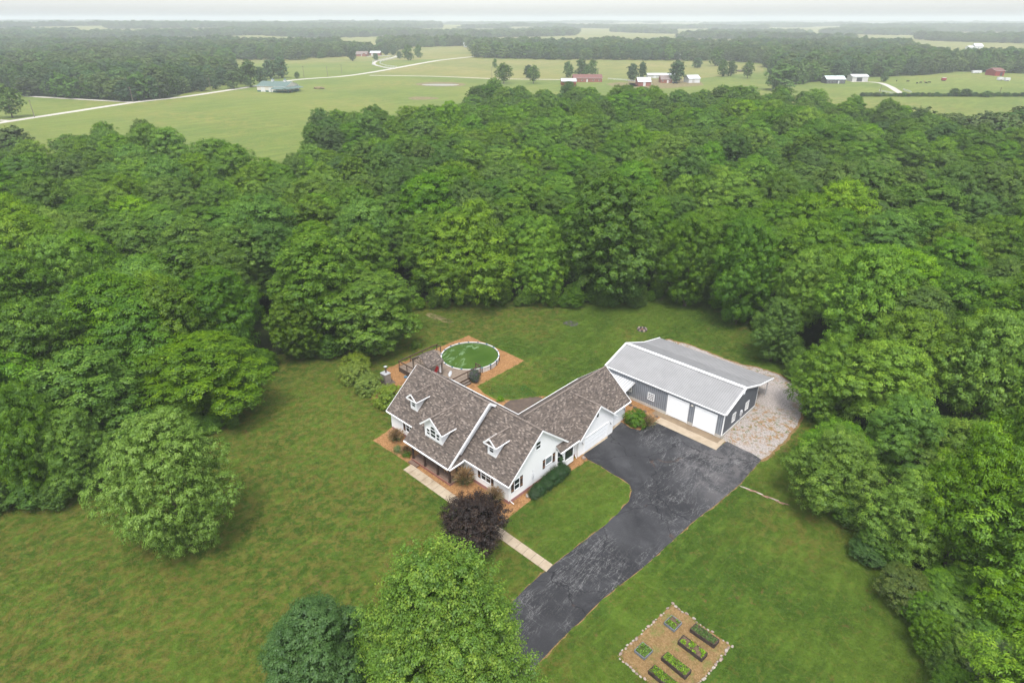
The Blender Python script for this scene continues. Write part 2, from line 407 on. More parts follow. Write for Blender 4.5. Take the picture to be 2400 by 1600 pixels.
class MB:
    """collects polygons, each with a material and optional uv, and links them as ONE mesh"""
    def __init__(s): s.v = []; s.f = []; s.m = []; s.uv = []; s.names = []
    def mi(s, name):
        if name not in s.names: s.names.append(name)
        return s.names.index(name)
    def poly(s, pts, mat, uv=None):
        i = len(s.v); s.v += [tuple(p) for p in pts]
        s.f.append(list(range(i, i + len(pts)))); s.m.append(s.mi(mat)); s.uv.append(uv)
    def box(s, a, b, mat, M4=None):
        x0, y0, z0 = [min(a[i], b[i]) for i in range(3)]; x1, y1, z1 = [max(a[i], b[i]) for i in range(3)]
        P = [(x0, y0, z0), (x1, y0, z0), (x1, y1, z0), (x0, y1, z0), (x0, y0, z1), (x1, y0, z1), (x1, y1, z1), (x0, y1, z1)]
        if M4 is not None: P = [tuple(M4 @ Vector(p)) for p in P]
        for q in ((0, 3, 2, 1), (4, 5, 6, 7), (0, 1, 5, 4), (1, 2, 6, 5), (2, 3, 7, 6), (3, 0, 4, 7)):
            s.poly([P[k] for k in q], mat)
    def beam(s, a, b, w, h, mat):
        a, b = Vector(a), Vector(b); d = (b - a); L = d.length; d.normalize()
        up = Vector((0, 0, 1)) if abs(d.z) < .95 else Vector((0, 1, 0))
        sx = d.cross(up).normalized(); sz = sx.cross(d)
        P = []
        for t in (a, b):
            for i, j in ((-1, -1), (1, -1), (1, 1), (-1, 1)): P.append(t + sx * i * w / 2 + sz * j * h / 2)
        for q in ((3, 2, 1, 0), (4, 5, 6, 7), (0, 1, 5, 4), (1, 2, 6, 5), (2, 3, 7, 6), (3, 0, 4, 7)):
            s.poly([P[k] for k in q], mat)
    def tube(s, pts, rad, mat, n=8, cap=True):
        pts = [Vector(p) for p in pts]; rings = []
        for i, p in enumerate(pts):
            d = (pts[min(i + 1, len(pts) - 1)] - pts[max(i - 1, 0)]).normalized()
            up = Vector((0, 0, 1)) if abs(d.z) < .9 else Vector((1, 0, 0))
            x = d.cross(up).normalized(); y = d.cross(x)
            r = rad[i] if isinstance(rad, (list, tuple)) else rad
            rings.append([p + x * r * math.cos(2 * math.pi * k / n) + y * r * math.sin(2 * math.pi * k / n) for k in range(n)])
        for a, b in zip(rings, rings[1:]):
            for k in range(n):
                s.poly([a[k], b[k], b[(k + 1) % n], a[(k + 1) % n]], mat)
        if cap:
            s.poly(rings[0], mat); s.poly(rings[-1][::-1], mat)
    def build(s, name, parent=None, smooth=False, merge=False):
        me = bpy.data.meshes.new(name)
        me.from_pydata([tuple(v) for v in s.v], [], s.f)
        for n_ in s.names: me.materials.append(M[n_])
        me.polygons.foreach_set('material_index', s.m)
        if any(u is not None for u in s.uv):
            ul = me.uv_layers.new(name='UVMap'); k = 0
            for f, u in zip(s.f, s.uv):
                for j in range(len(f)):
                    ul.data[k].uv = u[j] if u else (0, 0); k += 1
        if merge:
            bm = bmesh.new(); bm.from_mesh(me); bmesh.ops.remove_doubles(bm, verts=bm.verts, dist=1e-4)
            bmesh.ops.recalc_face_normals(bm, faces=bm.faces); bm.to_mesh(me); bm.free()
        if smooth: me.polygons.foreach_set('use_smooth', [True] * len(me.polygons))
        me.update()
        o = bpy.data.objects.new(name, me); col.objects.link(o)
        if parent is not None: o.parent = parent
        return o

def sheet(name, pts, z, mat, kind='structure', label=None, cat=None):
    pts = [Vector((p[0], p[1], 0)) for p in pts]
    tris = tessellate_polygon([pts])
    me = bpy.data.meshes.new(name)
    me.from_pydata([(p.x, p.y, z) for p in pts], [], [tuple(t) for t in tris])
    bm = bmesh.new(); bm.from_mesh(me)
    bmesh.ops.recalc_face_normals(bm, faces=bm.faces)
    for f in bm.faces:
        if f.normal.z < 0: f.normal_flip()
    bm.to_mesh(me); bm.free()
    me.materials.append(M[mat])
    o = bpy.data.objects.new(name, me); col.objects.link(o)
    return tag(o, label, cat, None, kind)
def smooth_poly(pts, n=4, closed=True):
    out = []; L = len(pts)
    rng = range(L) if closed else range(L - 1)
    for i in rng:
        if closed: p0, p1, p2, p3 = pts[(i - 1) % L], pts[i], pts[(i + 1) % L], pts[(i + 2) % L]
        else: p0, p1, p2, p3 = pts[max(i - 1, 0)], pts[i], pts[i + 1], pts[min(i + 2, L - 1)]
        for k in range(n):
            t = k / n
            out.append(tuple(.5 * (2 * p1[j] + (p2[j] - p0[j]) * t + (2 * p0[j] - 5 * p1[j] + 4 * p2[j] - p3[j]) * t * t + (3 * p1[j] - p0[j] - 3 * p2[j] + p3[j]) * t ** 3) for j in range(2)))
    if not closed: out.append(tuple(pts[-1][:2]))
    return out
def ragged(pts, step=.5, amp=.12, closed=True):
    out = []; L = len(pts)
    for i in range(L if closed else L - 1):
        a = Vector(pts[i][:2]); b = Vector(pts[(i + 1) % L][:2]); d = b - a; n = max(1, int(d.length / step))
        nn = Vector((-d.y, d.x)).normalized() if d.length > 1e-6 else Vector((0, 0))
        for k in range(n):
            p = a + d * k / n
            q = p + nn * amp * (mnoise.noise(Vector((p.x * .9, p.y * .9, 3.3))) + .6 * mnoise.noise(Vector((p.x * 3, p.y * 3, 1))))
            out.append((q.x, q.y))
    return out
def GP(pts, z=0): return [G(u, v, z)[:2] for u, v in pts]
def strip(name, pts, w, z, mat, kind='structure', label=None, cat=None):
    pts = smooth_poly([p[:2] for p in pts], 6, False); Lp = []; Rp = []
    for i, p in enumerate(pts):
        a = Vector(pts[max(i - 1, 0)]); b = Vector(pts[min(i + 1, len(pts) - 1)]); d = (b - a).normalized(); n = Vector((-d.y, d.x))
        ww = w[0] + (w[1] - w[0]) * i / (len(pts) - 1) if isinstance(w, tuple) else w
        ww *= 1 + .12 * mnoise.noise(Vector((p[0] * .05, p[1] * .05, 7)))
        Lp.append(Vector(p) + n * ww / 2); Rp.append(Vector(p) - n * ww / 2)
    mb = MB()
    for i in range(len(pts) - 1):
        mb.poly([(*Rp[i], z), (*Rp[i + 1], z), (*Lp[i + 1], z), (*Lp[i], z)], mat)
    o = mb.build(name); return tag(o, label, cat, None, kind)

# ================================================================== LARGE STRUCTURE: ground and sheets
def hill(x, y):
    d = math.hypot(x, y)
    t = min(1, max(0, (d - 1150) / 2200)); t = t * t * (3 - 2 * t)
    n = mnoise.noise(Vector((x / 1900 + 5, y / 1500, 0))) + .5 * mnoise.noise(Vector((x / 700, y / 600, 4)))
    left = 8 * max(0, min(1, (-x - y * .25) / 1500 + .4))
    return t * max(0, 10 + 17 * n + left)
def make_ground():
    mb_v = []; ys = [-60, 0, 60, 150, 300, 500, 800, 1200]
    y = 1500
    while y < 14000: ys.append(y); y *= 1.06
    nx = 90; fs = []
    for y in ys:
        hw = max(400, y * 1.3 + 300)
        for i in range(nx + 1):
            x = -hw + 2 * hw * i / nx
            mb_v.append((x, y, hill(x, y)))
    for j in range(len(ys) - 1):
        for i in range(nx):
            a = j * (nx + 1) + i
            fs.append((a, a + 1, a + nx + 2, a + nx + 1))
    me = bpy.data.meshes.new('ground'); me.from_pydata(mb_v, [], fs)
    me.polygons.foreach_set('use_smooth', [True] * len(fs))
    me.materials.append(M['far_field_grass'])
    o = bpy.data.objects.new('ground', me); col.objects.link(o)
    tag(o, kind='structure')
make_ground()
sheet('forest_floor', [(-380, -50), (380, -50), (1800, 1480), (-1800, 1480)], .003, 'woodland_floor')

CLEAR = [(-300, 1215), (0, 1215), (190, 1190), (250, 1110), (420, 1040), (560, 1020), (610, 950), (660, 850), (760, 850), (880, 835), (960, 780),
         (1000, 725), (1100, 728), (1250, 722), (1350, 728), (1500, 728), (1575, 690), (1640, 715), (1740, 765), (1800, 830), (1840, 890), (1880, 930),
         (1885, 985), (1860, 1050), (1860, 1180), (1910, 1240), (2050, 1330), (2090, 1430), (2150, 1500), (2200, 1600), (2250, 1750), (1200, 2600), (-900, 1700)]
clear_w = GP(CLEAR)
# lawn reaches in under the overhanging crowns
F1 = [(-100, 345), (-100, 232), (0, 228), (44, 225), (272, 237), (340, 239), (401, 230), (425, 222), (470, 208), (530, 196), (552, 180), (545, 158), (538, 146),
      (560, 140), (640, 142), (700, 141), (800, 134), (870, 130), (930, 119), (960, 113), (1087, 109), (1113, 122), (1115, 136), (1300, 141), (1500, 142), (1700, 144),
      (1790, 150), (1812, 186), (1862, 200), (1905, 193), (1990, 184), (2040, 182), (2180, 176), (2240, 168), (2400, 173), (2560, 173), (2560, 330), (1400, 330), (1000, 330), (400, 470)]
f1_w = GP(F1)
sheet('field', ragged(f1_w, 6, 1.5), .010, 'field_grass')
FAR_FIELDS = [[(2120, 106), (2150, 128), (2230, 146), (2330, 146), (2430, 140), (2430, 111), (2300, 105), (2200, 106)],
              [(800, 102), (885, 102), (890, 124), (800, 122)], [(1200, 130), (1215, 124), (1330, 126), (1330, 132)],
              [(1960, 128), (2030, 126), (2040, 136), (1960, 138)]]
ff_w = [GP(f) for f in FAR_FIELDS]
for w_ in ff_w: sheet('far_field', ragged(w_, 12, 3), .012, 'far_field_grass')
for f in ([(1540, 58), (1740, 57), (1740, 62), (1540, 63)], [(1880, 58), (2090, 58), (2090, 63), (1880, 63)], [(930, 62), (1050, 61), (1050, 64), (930, 65)]):
    w_ = GP(f); w2 = ragged(w_, 60, 8); ff_w.append(w_)
    mb = MB(); n_ = 24
    # draped strip, follows the low hills
    a, b, c_, d_ = [Vector(p) for p in w_]
    for i in range(n_):
        for j in range(4):
            q = []
            for s_, t_ in ((i, j), (i + 1, j), (i + 1, j + 1), (i, j + 1)):
                p = a.lerp(b, s_ / n_).lerp(d_.lerp(c_, s_ / n_), t_ / 4); q.append((p.x, p.y, hill(p.x, p.y) + .6))
            mb.poly(q[::-1] if (Vector(q[1]) - Vector(q[0])).cross(Vector(q[2]) - Vector(q[0])).z < 0 else q, 'far_field_grass')
    tag(mb.build('far_field'), kind='structure')

# yellower far half of the open field and the strip of paddock on the right
sheet('paddock', ragged(GP([(860, 176), (1040, 181), (1170, 187), (1320, 188), (1480, 186), (1640, 184), (1790, 168), (1788, 152), (1700, 145), (1300, 142), (1118, 138), (1113, 134), (1000, 146), (915, 163)]), 6, 1.2), .014, 'far_field_grass')
strip('gravel_track', GP([(-60, 300), (0, 288), (150, 265), (316, 240), (439, 226), (598, 202), (697, 187), (800, 179.5), (870, 170), (921, 161), (1000, 146.5), (1040, 140.5), (1111, 133)]), (5.5, 7), .020, 'gravel_road')
strip('lane', GP([(866, 177), (940, 178), (1040, 180), (1166, 185), (1305, 187), (1360, 190)]), 4, .022, 'gravel_road')
strip('lane', GP([(-60, 221), (44, 225), (150, 231), (306, 239.5)]), 4, .024, 'gravel_road')
strip('lane', GP([(-60, 286), (-10, 282), (30, 284)]), 3, .024, 'gravel_road')
strip('curving_driveway', GP([(926, 161), (900, 158), (877, 151), (882, 144), (905, 139), (920, 135), (926, 131), (850, 133), (800, 134)]), 4, .026, 'gravel_road')
strip('curving_driveway', GP([(1995, 192), (2025, 192), (2063, 195), (2085, 203), (2100, 212), (2116, 222)]), (4.5, 5), .026, 'gravel_road')
sheet('farmyard', GP([(1470, 190), (1520, 186), (1600, 185), (1640, 190), (1650, 200), (1560, 208), (1480, 205)]), .028, 'mud')
sheet('farmyard', GP([(1420, 197), (1450, 193), (1500, 196), (1505, 203), (1440, 204)]), .028, 'mud')
sheet('pond_bank', ragged(smooth_poly(GP([(975, 197), (1000, 193.5), (1050, 193), (1090, 197), (1080, 202), (1030, 203), (985, 201)])), 2, .4), .018, 'mud')
o = sheet('pond_water', ragged(smooth_poly(GP([(990, 198.2), (1020, 197.2), (1060, 197.4), (1076, 199), (1060, 201), (1020, 201.2), (995, 200.2)])), 2, .3), .022, 'pond_water')
sheet('bare_ground', ragged(smooth_poly(GP([(958, 230), (975, 227), (1010, 228), (1030, 231), (1000, 234), (965, 234)])), 1.5, .8), .018, 'mud')

# ---- yard sheets (photo pixels on the ground)
DRIVE = [(1366.7, 1066.9), (1380.5, 1077.5), (1406, 1091), (1438, 1112), (1462, 1124), (1476, 1136), (1481, 1150), (1474, 1174), (1446, 1204), (1416, 1232), (1360, 1274),
         (1296, 1324), (1262, 1351), (1232, 1378), (1190, 1420), (1130, 1490), (1040, 1620), (980, 1760), (1120, 1760), (1195, 1640), (1270, 1544), (1316, 1496), (1367, 1449), (1395, 1419), (1424, 1393), (1466, 1361),
         (1510, 1327), (1560, 1282), (1622, 1224), (1680, 1180), (1735, 1133), (1785, 1077), (1760, 1061), (1735, 1050), (1704, 1034), (1680, 1050), (1660, 1040), (1535, 985), (1518, 991), (1500, 1005), (1480, 1001), (1454, 987), (1436, 1000), (1420, 1012)]
dw = GP(DRIVE)
cx_ = sum(p[0] for p in dw) / len(dw); cy_ = sum(p[1] for p in dw) / len(dw)
def grow(pts, d):
    out = []; L = len(pts)
    area = sum(pts[i][0] * pts[(i + 1) % L][1] - pts[(i + 1) % L][0] * pts[i][1] for i in range(L))
    sg = 1 if area > 0 else -1
    for i in range(L):
        a, b, c = Vector(pts[i - 1][:2]), Vector(pts[i][:2]), Vector(pts[(i + 1) % L][:2])
        n1 = Vector(((b - a).y, -(b - a).x)).normalized(); n2 = Vector(((c - b).y, -(c - b).x)).normalized()
        n = (n1 + n2); n = n.normalized() if n.length > .1 else n1
        out.append(tuple(b + n * d * sg))
    return out
sheet('lawn', ragged(grow(clear_w, 4.0), 1.5, 1.0), .006, 'lawn_grass')
sheet('drive_verge', ragged(grow(dw, .06), .4, .26), .010, 'dirt')
sheet('driveway', ragged(dw, .35, .05), .016, 'asphalt')
GRAVEL = [(1560, 800), (1578, 800.7), (1603, 805), (1650, 822), (1722, 850), (1773, 862), (1796, 868), (1830, 881), (1865, 908), (1879, 936), (1876, 975), (1860, 1007), (1830, 1040), (1803, 1064), (1785, 1076), (1760, 1062), (1735, 1051), (1704, 1035), (1690, 1026), (1600, 950), (1500, 860)]
gw = smooth_poly(GP(GRAVEL), 3)
sheet('dirt_margin', ragged(grow(gw, .35), .4, .35), .009, 'dirt')
sheet('gravel_yard', ragged(gw, .4, .22), .014, 'gravel')
# house frame: p runs left along the front wall, q runs back towards the garage
HX, HY, HA = -.357, 54.084, R(136.7)
PU = Vector((math.cos(HA), math.sin(HA))); PV = Vector((PU.y, -PU.x))
def HP(p, q): v = Vector((HX, HY)) + PU * p + PV * q; return (v.x, v.y)
SX, SY = 26.885, 66.389
def SPt(s, t): v = Vector((SX, SY)) + PU * s + PV * t; return (v.x, v.y)
sheet('gravel_bed', ragged(GP([(1098, 785.8), (1229.9, 845), (1118.3, 904.6), (1135, 922), (1160, 935), (1200, 938), (1240, 930), (1281, 927), (1250, 950), (1190, 985), (1120, 960), (1060, 920), (960, 940), (905, 930), (868, 935), (880, 905), (890, 885), (908.9, 862)]), .5, .10), .010, 'wood_chips')
sheet('patio', ragged(smooth_poly(GP([(1181, 950), (1195, 938), (1225, 934), (1250, 929), (1272, 934), (1255, 948), (1225, 975), (1195, 985), (1175, 965)]), 3), .4, .08), .014, 'stone_slab')
sheet('gravel_bed', ragged(GP([(873.8, 1032), (890, 1022), (905.7, 1012), (935, 985), (1000, 1040), (1090, 1060), (1190, 1160), (1366, 1062), (1369, 1068), (1380.5, 1077.5), (1330, 1108), (1260, 1158), (1191, 1214.6), (1162, 1240), (1135, 1220), (1074, 1166), (1000, 1114), (963, 1090), (940, 1074)]), .5, .07), .010, 'wood_chips')
sheet('gravel_bed', ragged(GP([(1451, 985), (1470, 935), (1500, 925), (1565, 968), (1560, 992), (1535, 989), (1518, 994), (1500, 1008), (1478, 1003)]), .5, .08), .018, 'wood_chips')
# front walk: concrete slabs with joints
wa, wb = Vector(HP(13.4, -3.04)), Vector(G(1295.6, 1323.7)[:2])
wc, wd_ = Vector(HP(13.3, -4.33)), Vector(G(1280.7, 1340)[:2])
mb = MB(); ns = 21
for i in range(ns):
    t0, t1 = i / ns + .0008, (i + 1) / ns - .0008
    a, b, c, d = wa.lerp(wb, t0), wa.lerp(wb, t1), wc.lerp(wd_, t1), wc.lerp(wd_, t0)
    q = [(*a, .07), (*d, .07), (*c, .07), (*b, .07)]; mb.poly(q, 'concrete')
    for u_, w_ in zip(q, q[1:] + q[:1]): mb.poly([u_, (u_[0], u_[1], 0), (w_[0], w_[1], 0), w_], 'concrete')
mb.poly([(*wa, .04), (*wc, .04), (*wd_, .04), (*wb, .04)], 'stone_slab')
tag(mb.build('footpath'), kind='structure')
# concrete apron at the workshop doors
mb = MB()
def spoly(mb, pts, z, mat): 
    q = [(*SPt(s, t), z) for s, t in pts]; n = (Vector(q[1]) - Vector(q[0])).cross(Vector(q[2]) - Vector(q[0]))
    mb.poly(q if n.z > 0 else q[::-1], mat)
spoly(mb, [(8.25, 0), (8.25, -1.15), (-.15, -1.3), (-.15, 0)], .030, 'stained_concrete')
spoly(mb, [(8.2, -1.15), (8.3, -2.6), (-.7, -2.7), (-.65, -.05), (-.15, -.05), (-.15, -1.3)], .032, 'concrete')
spoly(mb, [(9.6, 0), (9.6, -1.2), (8.25, -1.15), (8.25, 0)], .034, 'stained_concrete')
tag(mb.build('concrete_apron'), kind='structure')
sheet('concrete_apron', GP([(1365.5, 1066), (1424, 1026), (1423, 1020), (1364, 1059)]), .028, 'concrete')
sheet('concrete_apron', GP([(1432, 1011), (1455, 990), (1453, 983), (1430, 1002)]), .028, 'concrete')
# garden plot
gp_ = GP([(1576, 1415), (1714, 1513), (1588, 1660), (1446, 1536)])
sheet('garden_plot', ragged(gp_, .4, .08), .012, 'garden_chips')
for pts_ in ([(1320, 756), (1335, 752), (1355, 756), (1352, 763), (1335, 764), (1322, 761)],):
    sheet('burnt_patch', ragged(smooth_poly(GP(pts_), 4), .3, .12), .012, 'ash')
sheet('bare_ground', ragged(smooth_poly(GP([(1003, 733), (1030, 740), (1062, 752), (1050, 757), (1020, 748), (1000, 740)]), 4), .4, .45), .012, 'mud')
sheet('weed_patch', ragged(smooth_poly(GP([(1145, 915), (1175, 900), (1230, 905), (1260, 925), (1215, 932), (1160, 928)]), 4), .4, .4), .012, 'weed_grass')

# ================================================================== THE HOUSE
def HL(p, q, z): return (-p, q, z)           # house-local: x = -p, y = q
HROT = HA - math.pi
house = empty('white_farmhouse', (HX, HY, 0), HROT, 'large white house with a brown shingle roof, three dormers and a porch beside the driveway', 'house')
SLP = .84
def slab(mb, top, th=.16, mat='shingles', side='fascia', udir=None, hl=HL):
    """roof slab from its top polygon (p, q, z), counter-clockwise seen from above or not; vertical thickness th"""
    P = [Vector(hl(*t)) for t in top]
    n = (P[1] - P[0]).cross(P[2] - P[0])
    if n.z < 0: P = P[::-1]; n = -n
    n.normalize()
    ud = Vector((-n.y, n.x, 0)).normalized() if abs(n.z) < .999 else Vector((1, 0, 0))
    vd = n.cross(ud)
    uv = [((p.dot(ud)), (p.dot(vd))) for p in P]
    mb.poly(P, mat, uv)
    Q = [p - Vector((0, 0, th)) for p in P]
    mb.poly(Q[::-1], side)
    for i in range(len(P)):
        j = (i + 1) % len(P); mb.poly([P[i], Q[i], Q[j], P[j]], side)

RZ, EZ = 7.42, 2.75
w = MB()
def wallpoly(mb, pts, mat='white_siding'): mb.poly([HL(*p) for p in pts], mat)
def gable(mb, p, q0, q1, z0, ze, za, mat='white_siding'): wallpoly(mb, [(p, q0, z0), (p, q1, z0), (p, q1, ze), (p, (q0 + q1) / 2, za), (p, q0, ze)], mat)
FZ = .42
gable(w, 0, 0, 10.4, FZ, 2.9, 7.24)
gable(w, 21.1, 0, 10.4, FZ, 2.9, 7.24)
wallpoly(w, [(0, 0, FZ), (7.15, 0, FZ), (7.15, 0, 2.95), (0, 0, 2.95)])
wallpoly(w, [(7.15, 0, FZ), (7.15, .5, FZ), (7.15, .5, 3.2), (7.15, 0, 2.95)])
wallpoly(w, [(7.15, .5, .3), (14.9, .5, .3), (14.9, .5, 3.2), (7.15, .5, 3.2)])
wallpoly(w, [(14.9, .5, FZ), (14.9, 0, FZ), (14.9, 0, 2.95), (14.9, .5, 3.2)])
wallpoly(w, [(14.9, 0, FZ), (21.1, 0, FZ), (21.1, 0, 2.95), (14.9, 0, 2.95)])
wallpoly(w, [(21.1, 10.4, FZ), (8.2, 10.4, FZ), (8.2, 10.4, 2.95), (21.1, 10.4, 2.95)])
# wing: west wall, south wall, end gable
wallpoly(w, [(8.2, 10.4, FZ), (8.2, 22.9, FZ), (8.2, 22.9, 2.8), (8.2, 10.4, 2.8)])
wallpoly(w, [(0, 10.4, FZ), (0, 12, FZ), (0, 12, 2.75), (0, 10.4, 2.75)])
wallpoly(w, [(.26, 19.1, .05), (.26, 22.9, .05), (.26, 22.9, 2.85), (.26, 19.1, 2.85)])
wallpoly(w, [(.26, 22.9, .05), (8.2, 22.9, .05), (8.2, 22.9, 2.75), (4.2, 22.9, 6.2), (.26, 22.9, 2.85)])
# garage front block
wallpoly(w, [(-.4, 11.95, .05), (-.4, 19.12, .05), (-.4, 19.12, 2.75), (-.4, 15.7, 5.68), (-.4, 11.95, 2.55)])
wallpoly(w, [(0, 11.95, .05), (-.4, 11.95, .05), (-.4, 11.95, 2.6), (0, 11.95, 2.6)])
wallpoly(w, [(-.4, 19.12, .05), (.26, 19.12, .05), (.26, 19.12, 2.75), (-.4, 19.12, 2.75)])
# raised centre: side walls
for p in (7.5, 14.6):
    wallpoly(w, [(p, -2.1, 2.75), (p, -.3, 2.6), (p, 5.2, 7.2), (p, 4.2, 8.05), (p, -2.35, 2.6)])
w.build('wall', house)
f = MB()
f.box(HL(-.02, -.02, 0), HL(21.12, 10.42, FZ), 'foundation_brick')
f.box(HL(.02, 10.42, 0), HL(8.22, 12.0, FZ), 'foundation_brick')
f.box(HL(.3, 12.0, 0), HL(8.22, 22.92, .05), 'foundation_concrete')
f.box(HL(-.42, 11.93, 0), HL(.3, 19.14, .05), 'foundation_concrete')
f.build('foundation', house)
# roof
r = MB()
slab(r, [(-.3, -.3, EZ), (7.5, -.3, EZ), (7.5, 5.2, RZ), (-.3, 5.2, RZ)])
slab(r, [(14.6, -.3, EZ), (21.65, -.3, EZ), (21.65, 5.2, RZ), (14.6, 5.2, RZ)])
slab(r, [(-.3, 5.2, RZ), (7.04, 5.2, RZ), (7.04, 10.75, EZ), (-.3, 10.75, EZ)])
slab(r, [(15.12, 5.2, RZ), (21.65, 5.2, RZ), (21.65, 10.75, EZ), (15.12, 10.75, EZ)])
slab(r, [(7.04, 4.2, 8.24), (15.12, 4.2, 8.24), (15.12, 10.75, EZ + .02), (7.04, 10.75, EZ + .02)])
slab(r, [(7.0, -2.6, 2.53), (15.15, -2.6, 2.53), (15.15, 4.2, 8.24), (7.0, 4.2, 8.24)], .2)
slab(r, [(6.85, -2.6, 2.50), (6.85, -.28, 2.62), (7.49, -.28, 3.12), (7.49, -1.9, 3.1)], .1)
# wing planes
slab(r, [(4.2, 5.6, 6.38), (-.0, 5.6, 2.85), (-.0, 10.6, 2.85), (-.15, 10.9, 2.72), (-.15, 23.45, 2.72), (4.2, 23.45, 6.38)])
slab(r, [(4.2, 5.6, 6.38), (8.6, 5.6, 2.72), (8.6, 23.45, 2.72), (4.2, 23.45, 6.38)])
# garage gable planes
slab(r, [(-.72, 11.82, 2.62), (-.18, 11.82, 2.66), (3.62, 15.7, 5.86), (-.72, 15.7, 5.86)])
slab(r, [(-.72, 19.58, 2.62), (-.18, 19.58, 2.66), (3.62, 15.7, 5.86), (-.72, 15.7, 5.86)])
# bay roof
slab(r, [(-.78, 7.95, 3.0), (-.02, 7.95, 3.64), (-.02, 11.85, 3.64), (-.78, 11.55, 3.0)], .1)
roof = r.build('roof', house)
rc = MB()
for a, b in (((-.3, 5.2, RZ), (7.0, 5.2, RZ)), ((15.15, 5.2, RZ), (21.65, 5.2, RZ)), ((7.0, 4.2, 8.26), (15.15, 4.2, 8.26)), ((4.2, 7, 6.4), (4.2, 23.45, 6.4)), ((-.7, 15.7, 5.88), (3.4, 15.7, 5.88))):
    rc.beam(Vector(HL(*a)), Vector(HL(*b)), .26, .07, 'ridge_cap') if False else rc.beam(Vector(HL(*a)), Vector(HL(*b)), .24, .06, 'brown_cap' if 'brown_cap' in M else 'cap')if False else None
plain('ridge_cap', (.17, .14, .12), .95, .1, .3, 5)
for a, b in (((-.3, 5.2, RZ), (7.0, 5.2, RZ)), ((15.15, 5.2, RZ), (21.65, 5.2, RZ)), ((7.0, 4.2, 8.25), (15.15, 4.2, 8.25)), ((4.2, 6.9, 6.39), (4.2, 23.45, 6.39)), ((-.7, 15.7, 5.87), (3.4, 15.7, 5.87))):
    rc.beam(Vector(HL(*a)), Vector(HL(*b)), .24, .06, 'ridge_cap')
rc.build('ridge_cap', roof)
# white rake boards and eave gutters
def rake(a, b, w_=.05, h=.19):
    t_ = MB(); t_.beam(Vector(HL(*a)), Vector(HL(*b)), w_, h, 'white_trim'); t_.build('rake_board', roof)
for p, s in ((-.33, 1), (21.68, 1)):
    rake((p, -.34, EZ - .12), (p, 5.2, RZ - .11)); rake((p, 5.2, RZ - .11), (p, 10.78, EZ - .12))
rake((6.97, -2.62, 2.42), (6.97, 4.2, 8.14), .06, .3); rake((7.0, 4.15, 8.16), (7.0, 5.25, 7.32), .1, .3)
rake((-.75, 11.8, 2.5), (-.75, 15.7, 5.76)); rake((-.75, 19.6, 2.5), (-.75, 15.7, 5.76))
rake((-.18, 23.48, 2.62), (4.2, 23.48, 6.28)); rake((8.63, 23.48, 2.62), (4.2, 23.48, 6.28))
for a, b in (((-.28, -.36, 2.68), (6.8, -.36, 2.68)), ((15.2, -.36, 2.68), (21.6, -.36, 2.68)), ((7.05, -2.66, 2.44), (15.1, -2.66, 2.44)), ((8.6, 10.81, 2.68), (21.6, 10.81, 2.68)),
             ((-.21, 11.6, 2.63), (-.21, 11.8, 2.63)), ((-.21, 19.6, 2.63), (-.21, 23.4, 2.63)), ((8.66, 10.9, 2.63), (8.66, 23.4, 2.63)), ((6.79, -2.6, 2.44), (6.79, -.4, 2.52)), ((-.84, 8.0, 2.92), (-.84, 11.5, 2.92))):
    gt = MB(); gt.beam(Vector(HL(*a)), Vector(HL(*b)), .12, .12, 'white_trim'); gt.build('gutter', roof)
dn = MB(); dn.tube([HL(-.12, .12, 2.6), HL(-.10, .12, .5), HL(-.16, .2, .3), HL(-.5, .3, .12)], .045, 'white_trim', 6); dn.build('downspout', house)
dn = MB(); dn.tube([HL(-.1, 11.7, 2.5), HL(-.1, 11.7, .4), HL(-.5, 11.55, .12)], .045, 'white_trim', 6); dn.build('downspout', house)
for p, q in ((20, 6.2), (18, 6.3), (16.6, 6.1), (12, 6.1), (10, 6.3), (3.5, 6.3)):
    vt = MB(); z = RZ - SLP * (q - 5.2); vt.tube([HL(p, q, z - .05), HL(p, q, z + .28)], .05, 'black_plastic', 6); vt.build('vent_pipe', roof)
for q in (13, 16, 19, 21.5): vt = MB(); vt.box(HL(4.9, q - .1, 5.72), HL(5.08, q + .1, 5.84), 'brown_wood'); vt.build('roof_vent', roof)

